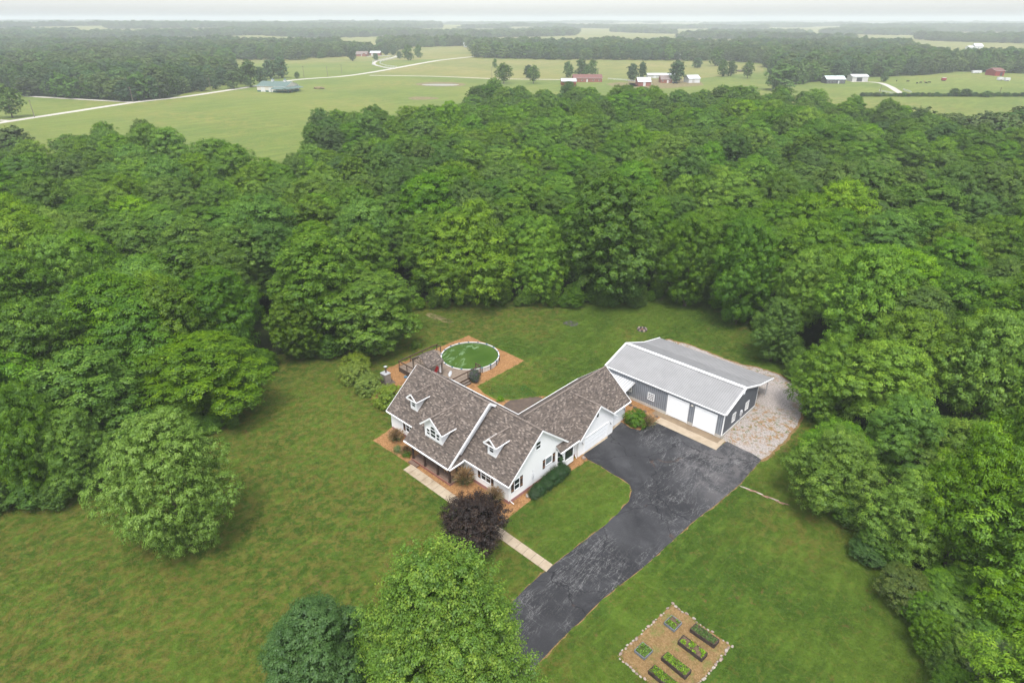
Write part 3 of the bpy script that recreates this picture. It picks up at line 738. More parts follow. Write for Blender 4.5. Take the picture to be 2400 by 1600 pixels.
def frame_on(face):
    """maps (along, out, z) on a wall to house-local coordinates"""
    kind, c = face
    if kind == 'p': return lambda a, o, z: HL(c - o, a, z)       # wall facing the driveway side
    return lambda a, o, z: HL(a, c - o, z)                        # wall facing the front lawn
def window(parent, W, a0, a1, z0, z1, muntin=(1, 2), pane='window_glass', name='window', fr=.07, arch=False, fmat='white_trim', depth=.05):
    m = MB()
    def bar(a, b, c, d, o0=0.0, o1=depth): 
        P = [W(a, o0, c), W(b, o1, d)]; m.box(P[0], P[1], fmat)
    bar(a0 - fr, a0, z0 - fr, z1 + fr); bar(a1, a1 + fr, z0 - fr, z1 + fr)
    bar(a0, a1, z0 - fr, z0, 0, depth + .03)
    if not arch: bar(a0, a1, z1, z1 + fr)
    nx, nz = muntin
    for i in range(1, nx): x = a0 + (a1 - a0) * i / nx; bar(x - .018, x + .018, z0, z1, 0, depth - .01)
    for i in range(1, nz): z = z0 + (z1 - z0) * i / nz; bar(a0, a1, z - .03, z + .03, 0, depth - .005)
    if arch:
        ac, rr = (a0 + a1) / 2, (a1 - a0) / 2; bar(a0, a1, z1 - .03, z1 + .03)
        for k in range(10):
            t0, t1 = math.pi * k / 10, math.pi * (k + 1) / 10
            q = []
            for o in (0, depth):
                q.append([W(ac + (rr + e) * math.cos(t), o, z1 + (rr + e) * math.sin(t)) for t in (t0, t1) for e in (0, fr)])
            m.poly([q[1][0], q[1][1], q[1][3], q[1][2]], fmat); m.poly([q[0][1], q[0][3], q[1][3], q[1][1]], fmat); m.poly([q[0][0], q[1][0], q[1][2], q[0][2]], fmat)
    wo_ = m.build(name, parent)
    pn = MB()
    pn.poly([W(a0, .012, z0), W(a1, .012, z0), W(a1, .012, z1), W(a0, .012, z1)], pane)
    if arch: pn.poly([W(a0, .012, z1)] + [W(ac - rr * math.cos(math.pi * k / 10), .012, z1 + rr * math.sin(math.pi * k / 10)) for k in range(1, 10)] + [W(a1, .012, z1)], pane)
    pn.build('pane', wo_)
    return wo_
def shutter(parent, W, a0, a1, z0, z1):
    m = MB(); am = (a0 + a1) / 2
    m.box(W(a0, .0, z0), W(am - .01, .035, z1), 'dark_wood'); m.box(W(am + .01, .0, z0), W(a1, .035, z1), 'dark_wood')
    for z in (z0 + .22, z1 - .3): m.box(W(a0, .036, z), W(a1, .055, z + .1), 'orange_wood')
    return m.build('shutter', parent)
WG = frame_on(('p', 0.0)); WF = frame_on(('q', 0.0))
window(house, WG, .90, 1.68, 1.45, 2.75); shutter(house, WG, .38, .80, 1.35, 2.78); shutter(house, WG, 1.83, 2.25, 1.33, 2.80)
window(house, WG, 4.45, 5.18, 4.98, 5.9)
window(house, WG, 6.2, 7.25, 1.85, 2.8, (1, 1), 'curtained_glass'); shutter(house, WG, 5.7, 6.08, 1.55, 2.82); shutter(house, WG, 7.47, 7.87, 1.55, 2.82)
window(house, WF, 2.82, 3.5, 1.25, 2.45); window(house, WF, 3.6, 4.28, 1.25, 2.45); shutter(house, WF, 2.35, 2.72, 1.15, 2.45); shutter(house, WF, 4.45, 4.85, 1.15, 2.45)
window(house, WF, 16.6, 17.25, 1.2, 2.42); window(house, WF, 17.35, 18.0, 1.2, 2.42); shutter(house, WF, 18.2, 18.6, 1.1, 2.42); shutter(house, WF, 15.9, 16.35, 1.1, 2.42)
WP = frame_on(('q', .5))
window(house, WP, 8.0, 8.7, 1.1, 2.4); shutter(house, WP, 7.35, 7.75, 1.05, 2.45)
window(house, WP, 12.2, 12.9, 1.1, 2.4); window(house, WP, 13.2, 13.9, 1.1, 2.4)
m = MB(); m.box(WP(10.2, 0, .36), WP(11.2, .06, 2.4), 'dark_wood'); m.box(WP(10.1, 0, .36), WP(10.19, .08, 2.5), 'white_trim'); m.box(WP(11.21, 0, .36), WP(11.3, .08, 2.5), 'white_trim'); m.box(WP(10.1, 0, 2.41), WP(11.3, .08, 2.5), 'white_trim'); dr = m.build('front_door', house)
m = MB(); m.box(WP(10.3, .06, 1.3), WP(10.36, .1, 1.42), 'galvanised'); m.build('handle', dr)
m = MB(); m.box(WG(3.78, .0, 1.3), WG(4.0, .14, 2.05), 'light_grey'); m.tube([WG(3.9, .07, 2.05), WG(3.9, .07, 2.5)], .03, 'light_grey', 6); m.tube([WG(3.89, .14, 1.8), WG(3.89, .2, 1.8)], .09, 'galvanised', 10); m.build('electric_meter', house)
# corner boards
for p, q, z1 in ((-.03, -.03, 2.8), (21.03, -.03, 2.8), (7.1, -.03, 2.8), (-.43, 19.02, 2.5), (-.43, 11.92, 2.4)):
    m = MB(); m.box(HL(p, q, .4 if q < 1 else .1), HL(p + .12, q + .12, z1), 'white_trim'); m.build('corner_board', house)
# bay window
by = MB()
bp = [(0, 8.1), (-.63, 8.75), (-.63, 10.7), (0, 11.35)]
for (p0, q0), (p1, q1) in zip(bp, bp[1:]): wallpoly(by, [(p0, q0, .3), (p1, q1, .3), (p1, q1, 2.95), (p0, q0, 2.95)])
wallpoly(by, [(p, q, .3) for p, q in bp]); bay = by.build('bay_window', house)
WB = frame_on(('p', -.63)); window(bay, WB, 8.95, 10.5, 1.25, 2.75, (1, 1), name='window')
def diag(p0, q0, p1, q1):
    a = Vector((p0, q0)); b = Vector((p1, q1)); d = (b - a).normalized(); n = Vector((-abs(d.y), -d.x if d.y > 0 else d.x))
    n = Vector((d.y, -d.x)); n = n if n.x < 0 else -n
    return lambda s, o, z: HL(a.x + d.x * s + n.x * o, a.y + d.y * s + n.y * o, z)
def dwindow(parent, W, a0, a1, z0, z1):
    m = MB()
    for A, B, C_, D in ((a0 - .06, a0, z0 - .06, z1 + .06), (a1, a1 + .06, z0 - .06, z1 + .06), (a0, a1, z0 - .06, z0), (a0, a1, z1, z1 + .06), (a0, a1, (z0 + z1) / 2 - .03, (z0 + z1) / 2 + .03)):
        m.poly([W(A, .04, C_), W(B, .04, C_), W(B, .04, D), W(A, .04, D)], 'white_trim')
        for (e, g), (e2, g2) in (((A, C_), (B, C_)), ((B, C_), (B, D)), ((B, D), (A, D)), ((A, D), (A, C_))): m.poly([W(e, 0, g), W(e2, 0, g2), W(e2, .04, g2), W(e, .04, g)], 'white_trim')
    wo_ = m.build('window', parent); pn = MB(); pn.poly([W(a0, .012, z0), W(a1, .012, z0), W(a1, .012, z1), W(a0, .012, z1)], 'window_glass'); pn.build('pane', wo_)
dwindow(bay, diag(0, 8.1, -.63, 8.75), .2, .72, 1.3, 2.7); dwindow(bay, diag(-.63, 10.7, 0, 11.35), .2, .72, 1.3, 2.7)

# garage doors
def panel_door(parent, W, a0, a1, z0, z1, rows, cols, mat='white_door', name='garage_door', handle=True):
    m = MB(); m.box(W(a0, -.02, z0), W(a1, .012, z1), mat)
    hh = (z1 - z0) / rows; ww = (a1 - a0) / cols
    for i in range(rows):
        m.box(W(a0 + .01, .012, z0 + i * hh + .02), W(a1 - .01, .03, z0 + (i + 1) * hh - .015), mat)
    for x0, x1, y0, y1 in ((a0 - .1, a0, z0, z1 + .1), (a1, a1 + .1, z0, z1 + .1), (a0, a1, z1, z1 + .1)): m.box(W(x0, 0, y0), W(x1, .07, y1), 'white_trim')
    d = m.build(name, parent)
    return d
WGa = frame_on(('p', -.4)); WGb = frame_on(('p', .26))
panel_door(house, WGa, 13.1, 17.95, .06, 2.15, 4, 8); panel_door(house, WGb, 19.8, 22.3, .06, 2.0, 4, 4)
window(house, WGa, 15.3, 15.75, 4.1, 4.7, (1, 1))
def wall_lamp(parent, W, a, z):
    m = MB(); m.box(W(a - .05, 0, z - .1), W(a + .05, .03, z + .1), 'lamp_black'); m.tube([W(a, .03, z + .05), W(a, .14, z + .1)], .02, 'lamp_black', 6)
    m.tube([W(a, .14, z - .14), W(a, .14, z + .06), W(a, .14, z + .12)], [.06, .08, .02], 'galvanised', 8); m.build('wall_lamp', parent)
wall_lamp(house, WGa, 12.65, 1.75); wall_lamp(house, WGa, 18.55, 1.75); wall_lamp(house, WGb, 22.6, 1.7)

# dormers
def dormer(face, pc, hw, rw, z0, ez, az, front, plane0, win):
    """plane0: roof height at q=0 (slope SLP)"""
    back = lambda z: (z - plane0) / SLP
    zc = az - .13; m = MB()
    zw = ez - .06; zt = zc - (az - ez) / rw * 0
    zr = az - (az - ez) / rw * hw - .13
    wallpoly(m, [(pc - hw, face, z0 - .15), (pc + hw, face, z0 - .15), (pc + hw, face, zr), (pc, face, zc), (pc - hw, face, zr)])
    for s in (-1, 1): wallpoly(m, [(pc + s * hw, face, z0 - .15), (pc + s * hw, back(zr) + .1, zr), (pc + s * hw, face, zr)])
    # eave return and soffit
    m.poly([HL(pc - rw + .04, front + .02, ez - .12), HL(pc + rw - .04, front + .02, ez - .12), HL(pc + rw - .04, face, ez - .12), HL(pc - rw + .04, face, ez - .12)], 'fascia') if False else None
    d = m.build('dormer', house)
    r_ = MB()
    for s in (-1, 1):
        slab(r_, [(pc + s * rw, front, ez), (pc, front, az), (pc, back(az) + .25, az), (pc + s * rw, back(ez) + .25, ez)], .1)
    r_.beam(Vector(HL(pc, front, az)), Vector(HL(pc, back(az), az)), .2, .05, 'ridge_cap')
    for s in (-1, 1):
        r_.beam(Vector(HL(pc + s * (rw + .03), front - .02, ez - .06)), Vector(HL(pc, front - .02, az - .05)), .05, .2, 'white_trim')
        r_.beam(Vector(HL(pc + s * (rw + .03), front, ez - .06)), Vector(HL(pc + s * (rw + .03), back(ez), ez - .06)), .1, .1, 'white_trim')
    r_.build('dormer_roof', d)
    if win == 'small':
        sm = MB(); sm.beam(Vector(HL(pc - rw, front + .02, ez - .08)), Vector(HL(pc + rw, front + .02, ez - .08)), .09, .14, 'white_trim')
        sm.poly([HL(pc - rw, front + .05, ez - .02), HL(pc + rw, front + .05, ez - .02), HL(pc + hw * .2, face - .01, ez + .34), HL(pc - hw * .2, face - .01, ez + .34)], 'shingles', [(0, 0), (2, 0), (1.2, .4), (.8, .4)]); sm.build('eave_return', d)
    Wd = frame_on(('q', face))
    if win == 'small': window(d, Wd, pc - .3, pc + .3, z0 + .5, z0 + 1.25)
    else:
        window(d, Wd, pc - .43, pc + .43, z0 + .38, z0 + 1.45, (1, 2), arch=True)
        window(d, Wd, pc - 1.12, pc - .62, z0 + .38, z0 + 1.22); window(d, Wd, pc + .62, pc + 1.12, z0 + .38, z0 + 1.22)
LOW0 = EZ + .3 * SLP; HI0 = 4.71
dormer(1.15, 17.62, .66, .95, LOW0 + 1.15 * SLP, 5.6, 6.42, .8, LOW0, 'small')
dormer(1.2, 3.78, .66, .95, LOW0 + 1.2 * SLP, 5.64, 6.5, .85, LOW0, 'small')
dormer(-1.15, 11.15, 1.55, 1.92, HI0 - 1.15 * SLP, 5.38, 7.0, -1.5, HI0, 'big')

# porch
pf = MB(); pf.box(HL(6.95, -2.5, .27), HL(14.05, .5, .35), 'porch_boards'); porch = pf.build('porch_floor', house)
pb = MB(); pb.box(HL(7.0, -2.46, 0), HL(14.0, .48, .265), 'foundation_brick')
pb.box(HL(6.9, -2.56, .29), HL(14.1, -2.5, .37), 'red_brick'); pb.build('porch_skirt', house)
for p in (7.18, 9.28, 11.62, 13.82):
    m = MB(); m.box(HL(p - .1, -2.42, .35), HL(p + .1, -2.22, 2.36), 'dark_wood'); m.box(HL(p - .13, -2.45, .35), HL(p + .13, -2.19, .5), 'dark_wood'); m.build('porch_post', house)
m = MB(); m.box(HL(7.05, -2.42, 2.16), HL(15.0, -2.24, 2.34), 'dark_wood'); m.build('porch_beam', house)
m = MB(); m.box(HL(12.45, -3.05, 0), HL(13.95, -2.57, .2), 'porch_boards'); m.build('porch_step', house)
# porch bench
bn = empty('garden_bench', (*HP(8.4, -1.3), .35), HROT, 'light wooden bench on the covered front porch between the posts', 'bench')
m = MB(); m.box((-.75, -.25, .40), (.75, .25, .45), 'bench_wood'); m.build('seat', bn)
m = MB()
for k in range(4): m.box((-.75, .26 + .02 * k, .5 + .11 * k), (.75, .29 + .02 * k, .58 + .11 * k), 'bench_wood')
m.build('backrest', bn)
for x in (-.7, .66):
    for y in (-.22, .2):
        m = MB(); m.box((x, y, 0), (x + .05, y + .05, .40 if y < 0 else .9), 'bench_wood'); m.build('leg', bn)
    m = MB(); m.box((x, -.25, .62), (x + .06, .3, .66), 'bench_wood'); m.build('armrest', bn)
# satellite dish
sdh = empty('satellite_dish', (*HP(21.35, 10.5), 2.95), HROT, 'pale grey satellite dish at the back eave of the house above the deck', 'satellite dish')
m = MB(); rings = []
axis = Vector((-.35, -.75, .55)).normalized(); xx = axis.cross(Vector((0, 0, 1))).normalized(); yy = axis.cross(xx)
c0 = Vector((0, .1, .85))
for k in range(5):
    rr = .46 * k / 4; rings.append([c0 + xx * rr * math.cos(t * math.pi / 8) + yy * rr * .92 * math.sin(t * math.pi / 8) + axis * (.25 * (rr * rr)) for t in range(16)])
for a, b in zip(rings, rings[1:]):
    for t in range(16):
        m.poly([a[t], b[t], b[(t + 1) % 16], a[(t + 1) % 16]], 'light_grey'); m.poly([x - axis * .02 for x in (a[(t + 1) % 16], b[(t + 1) % 16], b[t], a[t])], 'light_grey')
m.build('dish', sdh)
m = MB(); m.tube([(0, -.1, -.1), (0, 0, .4), c0 - axis * .03], .03, 'light_grey', 8); m.build('mast', sdh)
m = MB(); m.tube([c0 - yy * -.4, c0 + axis * .45], .015, 'light_grey', 6); m.box(c0 + axis * .42 - Vector((.05, .05, .04)), c0 + axis * .42 + Vector((.05, .05, .06)), 'lamp_black'); m.build('receiver', sdh)

# ================================================================== THE WORKSHOP
def SL(s, t, z): return (-s, t, z)
shed = empty('metal_workshop', (SX, SY, 0), HROT, 'long slate grey metal workshop with two white roller doors and a lean-to', 'workshop')
L_, W_, HE, HR, WL, HLn = 18.2, 9.76, 3.75, 5.45, 4.96, 2.73
m = MB()
FB = .42
def sp(mb, pts, mat): mb.poly([SL(*p) for p in pts], mat)
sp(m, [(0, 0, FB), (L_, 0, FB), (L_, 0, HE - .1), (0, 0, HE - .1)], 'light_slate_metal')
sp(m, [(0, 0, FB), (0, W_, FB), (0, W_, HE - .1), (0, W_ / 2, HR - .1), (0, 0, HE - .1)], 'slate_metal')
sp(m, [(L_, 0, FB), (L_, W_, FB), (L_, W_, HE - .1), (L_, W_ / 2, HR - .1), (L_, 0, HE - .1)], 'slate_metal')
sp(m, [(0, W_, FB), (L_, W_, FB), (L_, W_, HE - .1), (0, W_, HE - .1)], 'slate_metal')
k = .15
doors = ((1.0, 3.98), (5.0, 8.0))
while k < L_:
    if not any(a - .12 < k < b + .12 for a, b in doors): m.box(SL(k, -.03, FB), SL(k + .06, 0, HE - .12), 'slate_metal')
    elif k: m.box(SL(k, -.03, 3.2), SL(k + .06, 0, HE - .12), 'slate_metal')
    k += .305
k = .2
while k < W_ - .05:
    zt = HE - .12 + (HR - HE) * (1 - abs(k - W_ / 2) / (W_ / 2))
    m.box(SL(-.025, k, FB), SL(0, k + .05, zt - .03), 'slate_metal'); k += .305
m.build('wall', shed)
m = MB()
for a, b in ((-.02, 1.0), (3.98, 5.0), (8.0, L_ + .02)): m.box(SL(a, -.05, 0), SL(b, .1, FB), 'foundation_concrete')
m.box(SL(-.05, -.05, 0), SL(.1, W_ + .03, FB), 'foundation_concrete'); m.box(SL(L_ - .1, .1, 0), SL(L_ + .03, W_, FB), 'foundation_concrete'); m.box(SL(.1, W_ - .1, 0), SL(L_ - .1, W_ + .03, FB), 'foundation_concrete')
m.build('foundation', shed)
def ribbed(mb, s0, s1, a, b, mat, th=.08, step=.305):
    """roof plane between (t, z) a and b with raised ribs"""
    slab(mb, [(s0, *a), (s1, *a), (s1, *b), (s0, *b)], th, mat, 'white_trim', hl=SL)
    k = s0 + .1; d = Vector((b[0] - a[0], b[1] - a[1])); n = Vector((-d.y, d.x)).normalized() * (.03 if d.x > 0 else -.03)
    n = n if n.y > 0 else -n
    while k < s1 - .05:
        P = [SL(k, a[0], a[1] + .002), SL(k + .05, a[0], a[1] + .002), SL(k + .05, b[0], b[1] + .002), SL(k, b[0], b[1] + .002)]
        Q = [(p[0], p[1] + n.x, p[2] + n.y) for p in P]
        mb.poly(Q, 'rib_metal')
        for i in range(4): mb.poly([P[i], Q[i], Q[(i + 1) % 4], P[(i + 1) % 4]], 'rib_metal')
        k += step
mat_metal('rib_metal', (.16, .16, .165), (.19, .19, .195), .7)
m = MB()
ribbed(m, -.15, L_ + .15, (-.15, HE), (W_ / 2, HR), 'grey_roof_metal')
ribbed(m, -.15, L_ + .15, (W_ + .1, HE), (W_ / 2, HR), 'grey_roof_metal')
sroof = m.build('roof', shed)
m = MB(); ribbed(m, -.15, L_ + .15, (W_ + WL, HLn), (W_ + .1, HE - .03), 'grey_roof_metal'); m.build('lean_to_roof', shed)
m = MB()
m.beam(Vector(SL(-.17, W_ / 2, HR + .05)), Vector(SL(L_ + .17, W_ / 2, HR + .05)), .5, .05, 'white_trim')
for s in (-.17, L_ + .17):
    m.beam(Vector(SL(s, -.17, HE - .02)), Vector(SL(s, W_ / 2, HR + .02)), .22, .18, 'white_trim'); m.beam(Vector(SL(s, W_ / 2, HR + .02)), Vector(SL(s, W_ + .1, HE)), .2, .18, 'white_trim')
    m.beam(Vector(SL(s, W_ + .1, HE)), Vector(SL(s, W_ + WL, HLn)), .14, .16, 'white_trim')
m.beam(Vector(SL(-.15, -.2, HE - .07)), Vector(SL(L_ + .15, -.2, HE - .07)), .1, .12, 'white_trim')
m.build('roof_trim', sroof)
for s, t in ((-.03, -.04), (-.03, W_ - .1), (L_ - .1, -.04)): m = MB(); m.box(SL(s, t, FB), SL(s + .13, t + .14, HE - .15), 'white_trim'); m.build('corner_trim', shed)
m = MB(); m.box(SL(-.04, .1, FB - .03), SL(-.0, W_ - .1, FB + .05), 'white_trim'); m.build('base_trim', shed)
for s in (.3, 6.2, 12.2, 18.0):
    m = MB(); m.tube([SL(s, 14.0, 0), SL(s, 14.0, 2.85)], .06, 'galvanised', 8); m.build('lean_to_post', shed)
m = MB(); m.beam(Vector(SL(-.1, 14.0, 2.78)), Vector(SL(L_ + .1, 14.0, 2.78)), .08, .16, 'galvanised'); m.build('lean_to_beam', shed)
WS = lambda a, o, z: SL(a, -o, z)
WR = lambda a, o, z: SL(-o, a, z)
for a, b in doors:
    mm = MB(); mm.box(WS(a, -.02, .08), WS(b, .012, 3.1), 'white_door')
    for i in range(6): mm.box(WS(a + .01, .012, .08 + i * .5 + .015), WS(b - .01, .03, .08 + (i + 1) * .5 - .015), 'white_door')
    for x0, x1, y0, y1 in ((a - .08, a, .05, 3.18), (b, b + .08, .05, 3.18), (a, b, 3.1, 3.18)): mm.box(WS(x0, 0, y0), WS(x1, .08, y1), 'white_trim')
    mm.build('roller_door', shed)
window(shed, WS, 10.2, 11.05, 1.3, 2.2, (3, 4), fr=.1); window(shed, WS, 13.85, 14.7, 1.3, 2.2, (3, 4), fr=.1)
window(shed, WR, 2.45, 3.3, 1.35, 2.4, (3, 4), fr=.1); window(shed, WR, 6.35, 7.2, 1.35, 2.4, (3, 4), fr=.1)
m = MB(); m.box(WR(4.7, 0, 4.45), WR(5.15, .06, 5.0), 'white_trim')
for i in range(5): m.box(WR(4.74, .06, 4.5 + i * .09), WR(5.11, .08, 4.55 + i * .09), 'white_door')
m.build('gable_vent', shed)
m = MB(); m.box(WR(4.72, 0.03, 1.25), WR(5.1, .22, 2.0), 'light_grey'); m.tube([WR(4.9, .22, 1.75), WR(4.9, .32, 1.75)], .1, 'galvanised', 10); m.tube([WR(4.9, .12, 0), WR(4.9, .12, 1.3)], .05, 'light_grey', 8); m.build('electric_meter', shed)
m = MB(); m.box(WS(4.4, 0, 3.02), WS(4.6, .1, 3.14), 'cream_wall'); m.box(WS(4.35, .1, 3.0), WS(4.45, .2, 3.1), 'cream_wall'); m.box(WS(4.55, .1, 3.0), WS(4.65, .2, 3.1), 'cream_wall'); m.build('floodlight', shed)
m = MB()
ribbed(m, 13.3, 17.95, (-2.6, 2.42), (-.02, 2.95), 'pale_roof_metal', .14, .4)
aw = m.build('awning', shed)
for s in (13.5, 17.8): m = MB(); m.tube([SL(s, -2.4, 0), SL(s, -2.4, 2.35)], .05, 'white_trim', 6); m.build('awning_post', aw)

# ================================================================== POOL, DECK, PAVILION
PC = (27.4, 19.95); PR = 4.55; PZ = .82
pool = empty('round_pool', (*HP(*PC), 0), HROT, 'round above ground pool full of green water with a white rim beside the deck', 'pool')
m = MB(); N = 18
def ring(mb, r0, r1, z0, z1, mat, a0, a1, n=6):
    for k in range(n):
        t0 = a0 + (a1 - a0) * k / n; t1 = a0 + (a1 - a0) * (k + 1) / n
        q = lambda r_, t, z: (r_ * math.cos(t), r_ * math.sin(t), z)
        mb.poly([q(r0, t0, z1), q(r1, t0, z1), q(r1, t1, z1), q(r0, t1, z1)], mat)
        mb.poly([q(r1, t0, z0), q(r1, t1, z0), q(r1, t1, z1), q(r1, t0, z1)], mat)
        mb.poly([q(r0, t1, z0), q(r0, t0, z0), q(r0, t0, z1), q(r0, t1, z1)], mat)
ring(m, PR - .03, PR, 0, PZ - .03, 'pool_side', 0, 2 * math.pi, 72); m.build('pool_wall', pool)
for k in range(N):
    m = MB(); g = .035; a0 = 2 * math.pi * k / N + g; a1 = 2 * math.pi * (k + 1) / N - g
    ring(m, PR - .09, PR + .07, PZ - .03, PZ + .03, 'pool_white', a0, a1, 4); m.build('rim_segment', pool)
for k in range(N):
    a = 2 * math.pi * k / N; c, s_ = math.cos(a), math.sin(a); m = MB()
    m.beam((c * (PR + .05), s_ * (PR + .05), 0), (c * (PR + .05), s_ * (PR + .05), PZ + .05), .14, .09, 'brown_wood'); m.beam((c * (PR - .15), s_ * (PR - .15), PZ + .04), (c * (PR + .12), s_ * (PR + .12), PZ + .04), .2, .06, 'pool_blue'); m.build('upright', pool)
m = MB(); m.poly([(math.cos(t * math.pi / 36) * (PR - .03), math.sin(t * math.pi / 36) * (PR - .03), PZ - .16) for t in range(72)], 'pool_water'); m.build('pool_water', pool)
deck = empty('wooden_deck', (HX, HY, 0), HROT, 'brown timber deck with railings wrapped around one side of the green pool', 'deck')
DZ = .80
outer = [(32.65, 9.95), (32.65, 17.6), (31.72, 17.6)]
a_s = math.atan2(17.6 - PC[1], 31.3 - PC[0]); a_e = math.atan2(17.6 - PC[1], 23.5 - PC[0])
RO = PR - .02
arc = []
aa0 = math.atan2(-2.35, 3.9); aa1 = -math.pi - math.atan2(-2.35, -3.9) + 0
a0_ = math.asin(-2.35 / RO); pts_arc = []
for k in range(25):
    t = a0_ + (-math.pi - a0_ - a0_) * k / 24
    pts_arc.append((PC[0] + RO * math.cos(t), PC[1] + RO * math.sin(t)))
dk = [(32.65, 9.95), (32.65, 17.6)] + pts_arc + [(22.55, 17.6), (22.55, 9.95)]
v3 = [Vector(HL(p, q, DZ)) for p, q in dk]; tris = tessellate_polygon([v3]); m = MB()
for t in tris:
    P = [v3[i] for i in t]; n_ = (P[1] - P[0]).cross(P[2] - P[0]); m.poly(P if n_.z > 0 else P[::-1], 'deck_boards')
m.build('deck_floor', deck)
m = MB()
def skirt(a, b): m.poly([HL(*a, 0), HL(*b, 0), HL(*b, DZ - .01), HL(*a, DZ - .01)], 'dark_boards')
skirt((32.65, 9.95), (22.55, 9.95)); skirt((32.65, 9.95), (32.65, 17.6)); skirt((22.55, 9.95), (22.55, 17.6)); skirt((32.65, 17.6), (31.3, 17.6)); skirt((22.55, 17.6), (23.5, 17.6))
m.build('deck_skirt', deck)
def railing(pts, posts):
    m = MB()
    for (a, b) in zip(pts, pts[1:]):
        m.beam(HL(*a, DZ + 1.03), HL(*b, DZ + 1.03), .14, .06, 'brown_wood'); m.beam(HL(*a, DZ + .93), HL(*b, DZ + .93), .05, .09, 'brown_wood')
    rl = m.build('railing', deck)
    for p, q in posts:
        m = MB(); m.box(HL(p - .05, q - .05, .1), HL(p + .05, q + .05, DZ + 1.0), 'brown_wood'); m.build('railing_post', deck)
railing([(28.6, 10.02), (32.58, 10.02), (32.58, 17.53), (31.62, 17.53)], [(28.8, 10.02), (30.7, 10.02), (32.58, 10.02), (32.58, 12.2), (32.58, 14.6), (32.58, 17.53), (31.65, 17.53)])
railing([(22.6, 10.6), (22.6, 17.53), (23.6, 17.53)], [(22.6, 10.7), (22.6, 12.2), (22.6, 15.0), (22.6, 17.53), (23.55, 17.53)])
for i, z in enumerate((.52, .26)):
    m = MB(); m.box(HL(22.5 - .3 * i - .32, 13.6, z - .06), HL(22.5 - .3 * i, 15.0, z), 'grey_wood'); m.box(HL(22.5 - .3 * i - .3, 13.62, 0), HL(22.5 - .3 * i - .26, 14.98, z - .06), 'brown_wood'); m.build('step', deck)
gz = empty('pavilion', (HX, HY, DZ), HROT, 'small timber pavilion with a brown shingle gable roof standing on the pool deck', 'pavilion')
def GLz(p, q, z): return (-p, q, z - DZ)
m = MB()
for s in (-1, 1): slab(m, [(27.97 + s * 2.12, 10.35, 3.0), (27.97 + s * 2.12, 13.35, 3.0), (27.97, 13.35, 4.25), (27.97, 10.35, 4.25)], .1, side='grey_wood', hl=GLz)
m.build('roof', gz)
for p in (26.1, 29.85):
    for q in (10.65, 13.05):
        m = MB(); m.box(GLz(p - .09, q - .09, DZ), GLz(p + .09, q + .09, 2.95), 'grey_wood'); m.build('post', gz)
m = MB()
for q in (10.55, 13.1):
    m.beam(GLz(25.95, q, 2.9), GLz(30.0, q, 2.9), .1, .2, 'grey_wood'); m.beam(GLz(27.97, q, 2.9), GLz(27.97, q, 4.1), .1, .1, 'grey_wood')
    for s in (-1, 1): m.beam(GLz(27.97, q, 3.15), GLz(27.97 + s * .9, q, 3.6), .08, .1, 'grey_wood'); m.beam(GLz(27.97 + s * 1.85, q, 3.0), GLz(27.97, q, 4.1), .1, .14, 'grey_wood')
for p in (26.1, 29.85): m.beam(GLz(p, 10.4, 2.82), GLz(p, 13.3, 2.82), .1, .18, 'grey_wood')
m.build('truss', gz)
# cloth hanging by the pavilion post, red object beside it
m = MB(); nx_, nz_ = 8, 10
for side in (0, 1):
    for i in range(nx_):
        for j in range(nz_):
            q = []
            for a, b in ((i, j), (i + 1, j), (i + 1, j + 1), (i, j + 1)):
                x = -.27 + .54 * a / nx_; z = 1.35 * b / nz_; x *= 1 - .25 * (1 - b / nz_) ** 2
                q.append((x, .05 * math.sin(a * 1.9) * (1.3 - b / nz_) + .012 * side, z))
            m.poly(q if side else q[::-1], 'cloth')
o = m.build('hanging_cloth', None, True); o.location = (*HP(26.15, 12.7), 1.25); o.rotation_euler = (0, 0, HROT)
tag(o, 'whitish cloth hanging from the eave of the pavilion on the pool deck', 'cloth')
rd = MB()
for i in range(8):
    t0, t1 = i / 8, (i + 1) / 8
    f0 = lambda t: (0, -.75 + 1.5 * t, .1 + .8 * t * t)
    a, b = f0(t0), f0(t1)
    rd.beam((-.0, a[1], a[2]), (0, b[1], b[2]), .42, .04, 'red_plastic'); rd.beam((-.2, a[1], a[2] + .06), (-.2, b[1], b[2] + .06), .04, .1, 'red_plastic'); rd.beam((.2, a[1], a[2] + .06), (.2, b[1], b[2] + .06), .04, .1, 'red_plastic')
rd.beam((-.15, .74, -.0), (-.15, .74, .88), .05, .05, 'red_plastic'); rd.beam((.15, .74, -.0), (.15, .74, .88), .05, .05, 'red_plastic')
o = rd.build('red_slide'); o.location = (*HP(26.9, 12.4), DZ); o.rotation_euler = (0, 0, HROT + .3)
tag(o, 'bright red plastic object on the deck half under the pavilion roof', 'plastic toy')
# outdoor boiler box
bo = empty('outdoor_boiler', (*HP(31.5, 6.7), 0), HROT, 'brown metal box with silver top and capped flue pipe by the deck', 'boiler')
m = MB(); m.box((-.58, -.5, .05), (.58, .5, 1.52), 'boiler_metal'); m.box((-.2, -.515, .4), (.25, -.5, 1.1), 'galvanised') if False else None; m.build('body', bo)
m = MB(); m.box((-.62, -.54, 1.52), (.62, .54, 1.57), 'galvanised'); m.tube([(.1, .05, 1.57), (.1, .05, 1.63)], .16, 'galvanised', 12); m.build('top_plate', bo)
m = MB(); m.tube([(.1, .05, 1.6), (.1, .05, 2.5)], .11, 'brown_wood', 12); m.build('flue_pipe', bo)
m = MB(); m.beam((-.12, .05, 2.62), (.32, .05, 2.66), .4, .06, 'pale_roof_metal'); m.tube([(.1, .05, 2.5), (.1, .05, 2.62)], .05, 'galvanised', 6); m.build('flue_cap', bo)
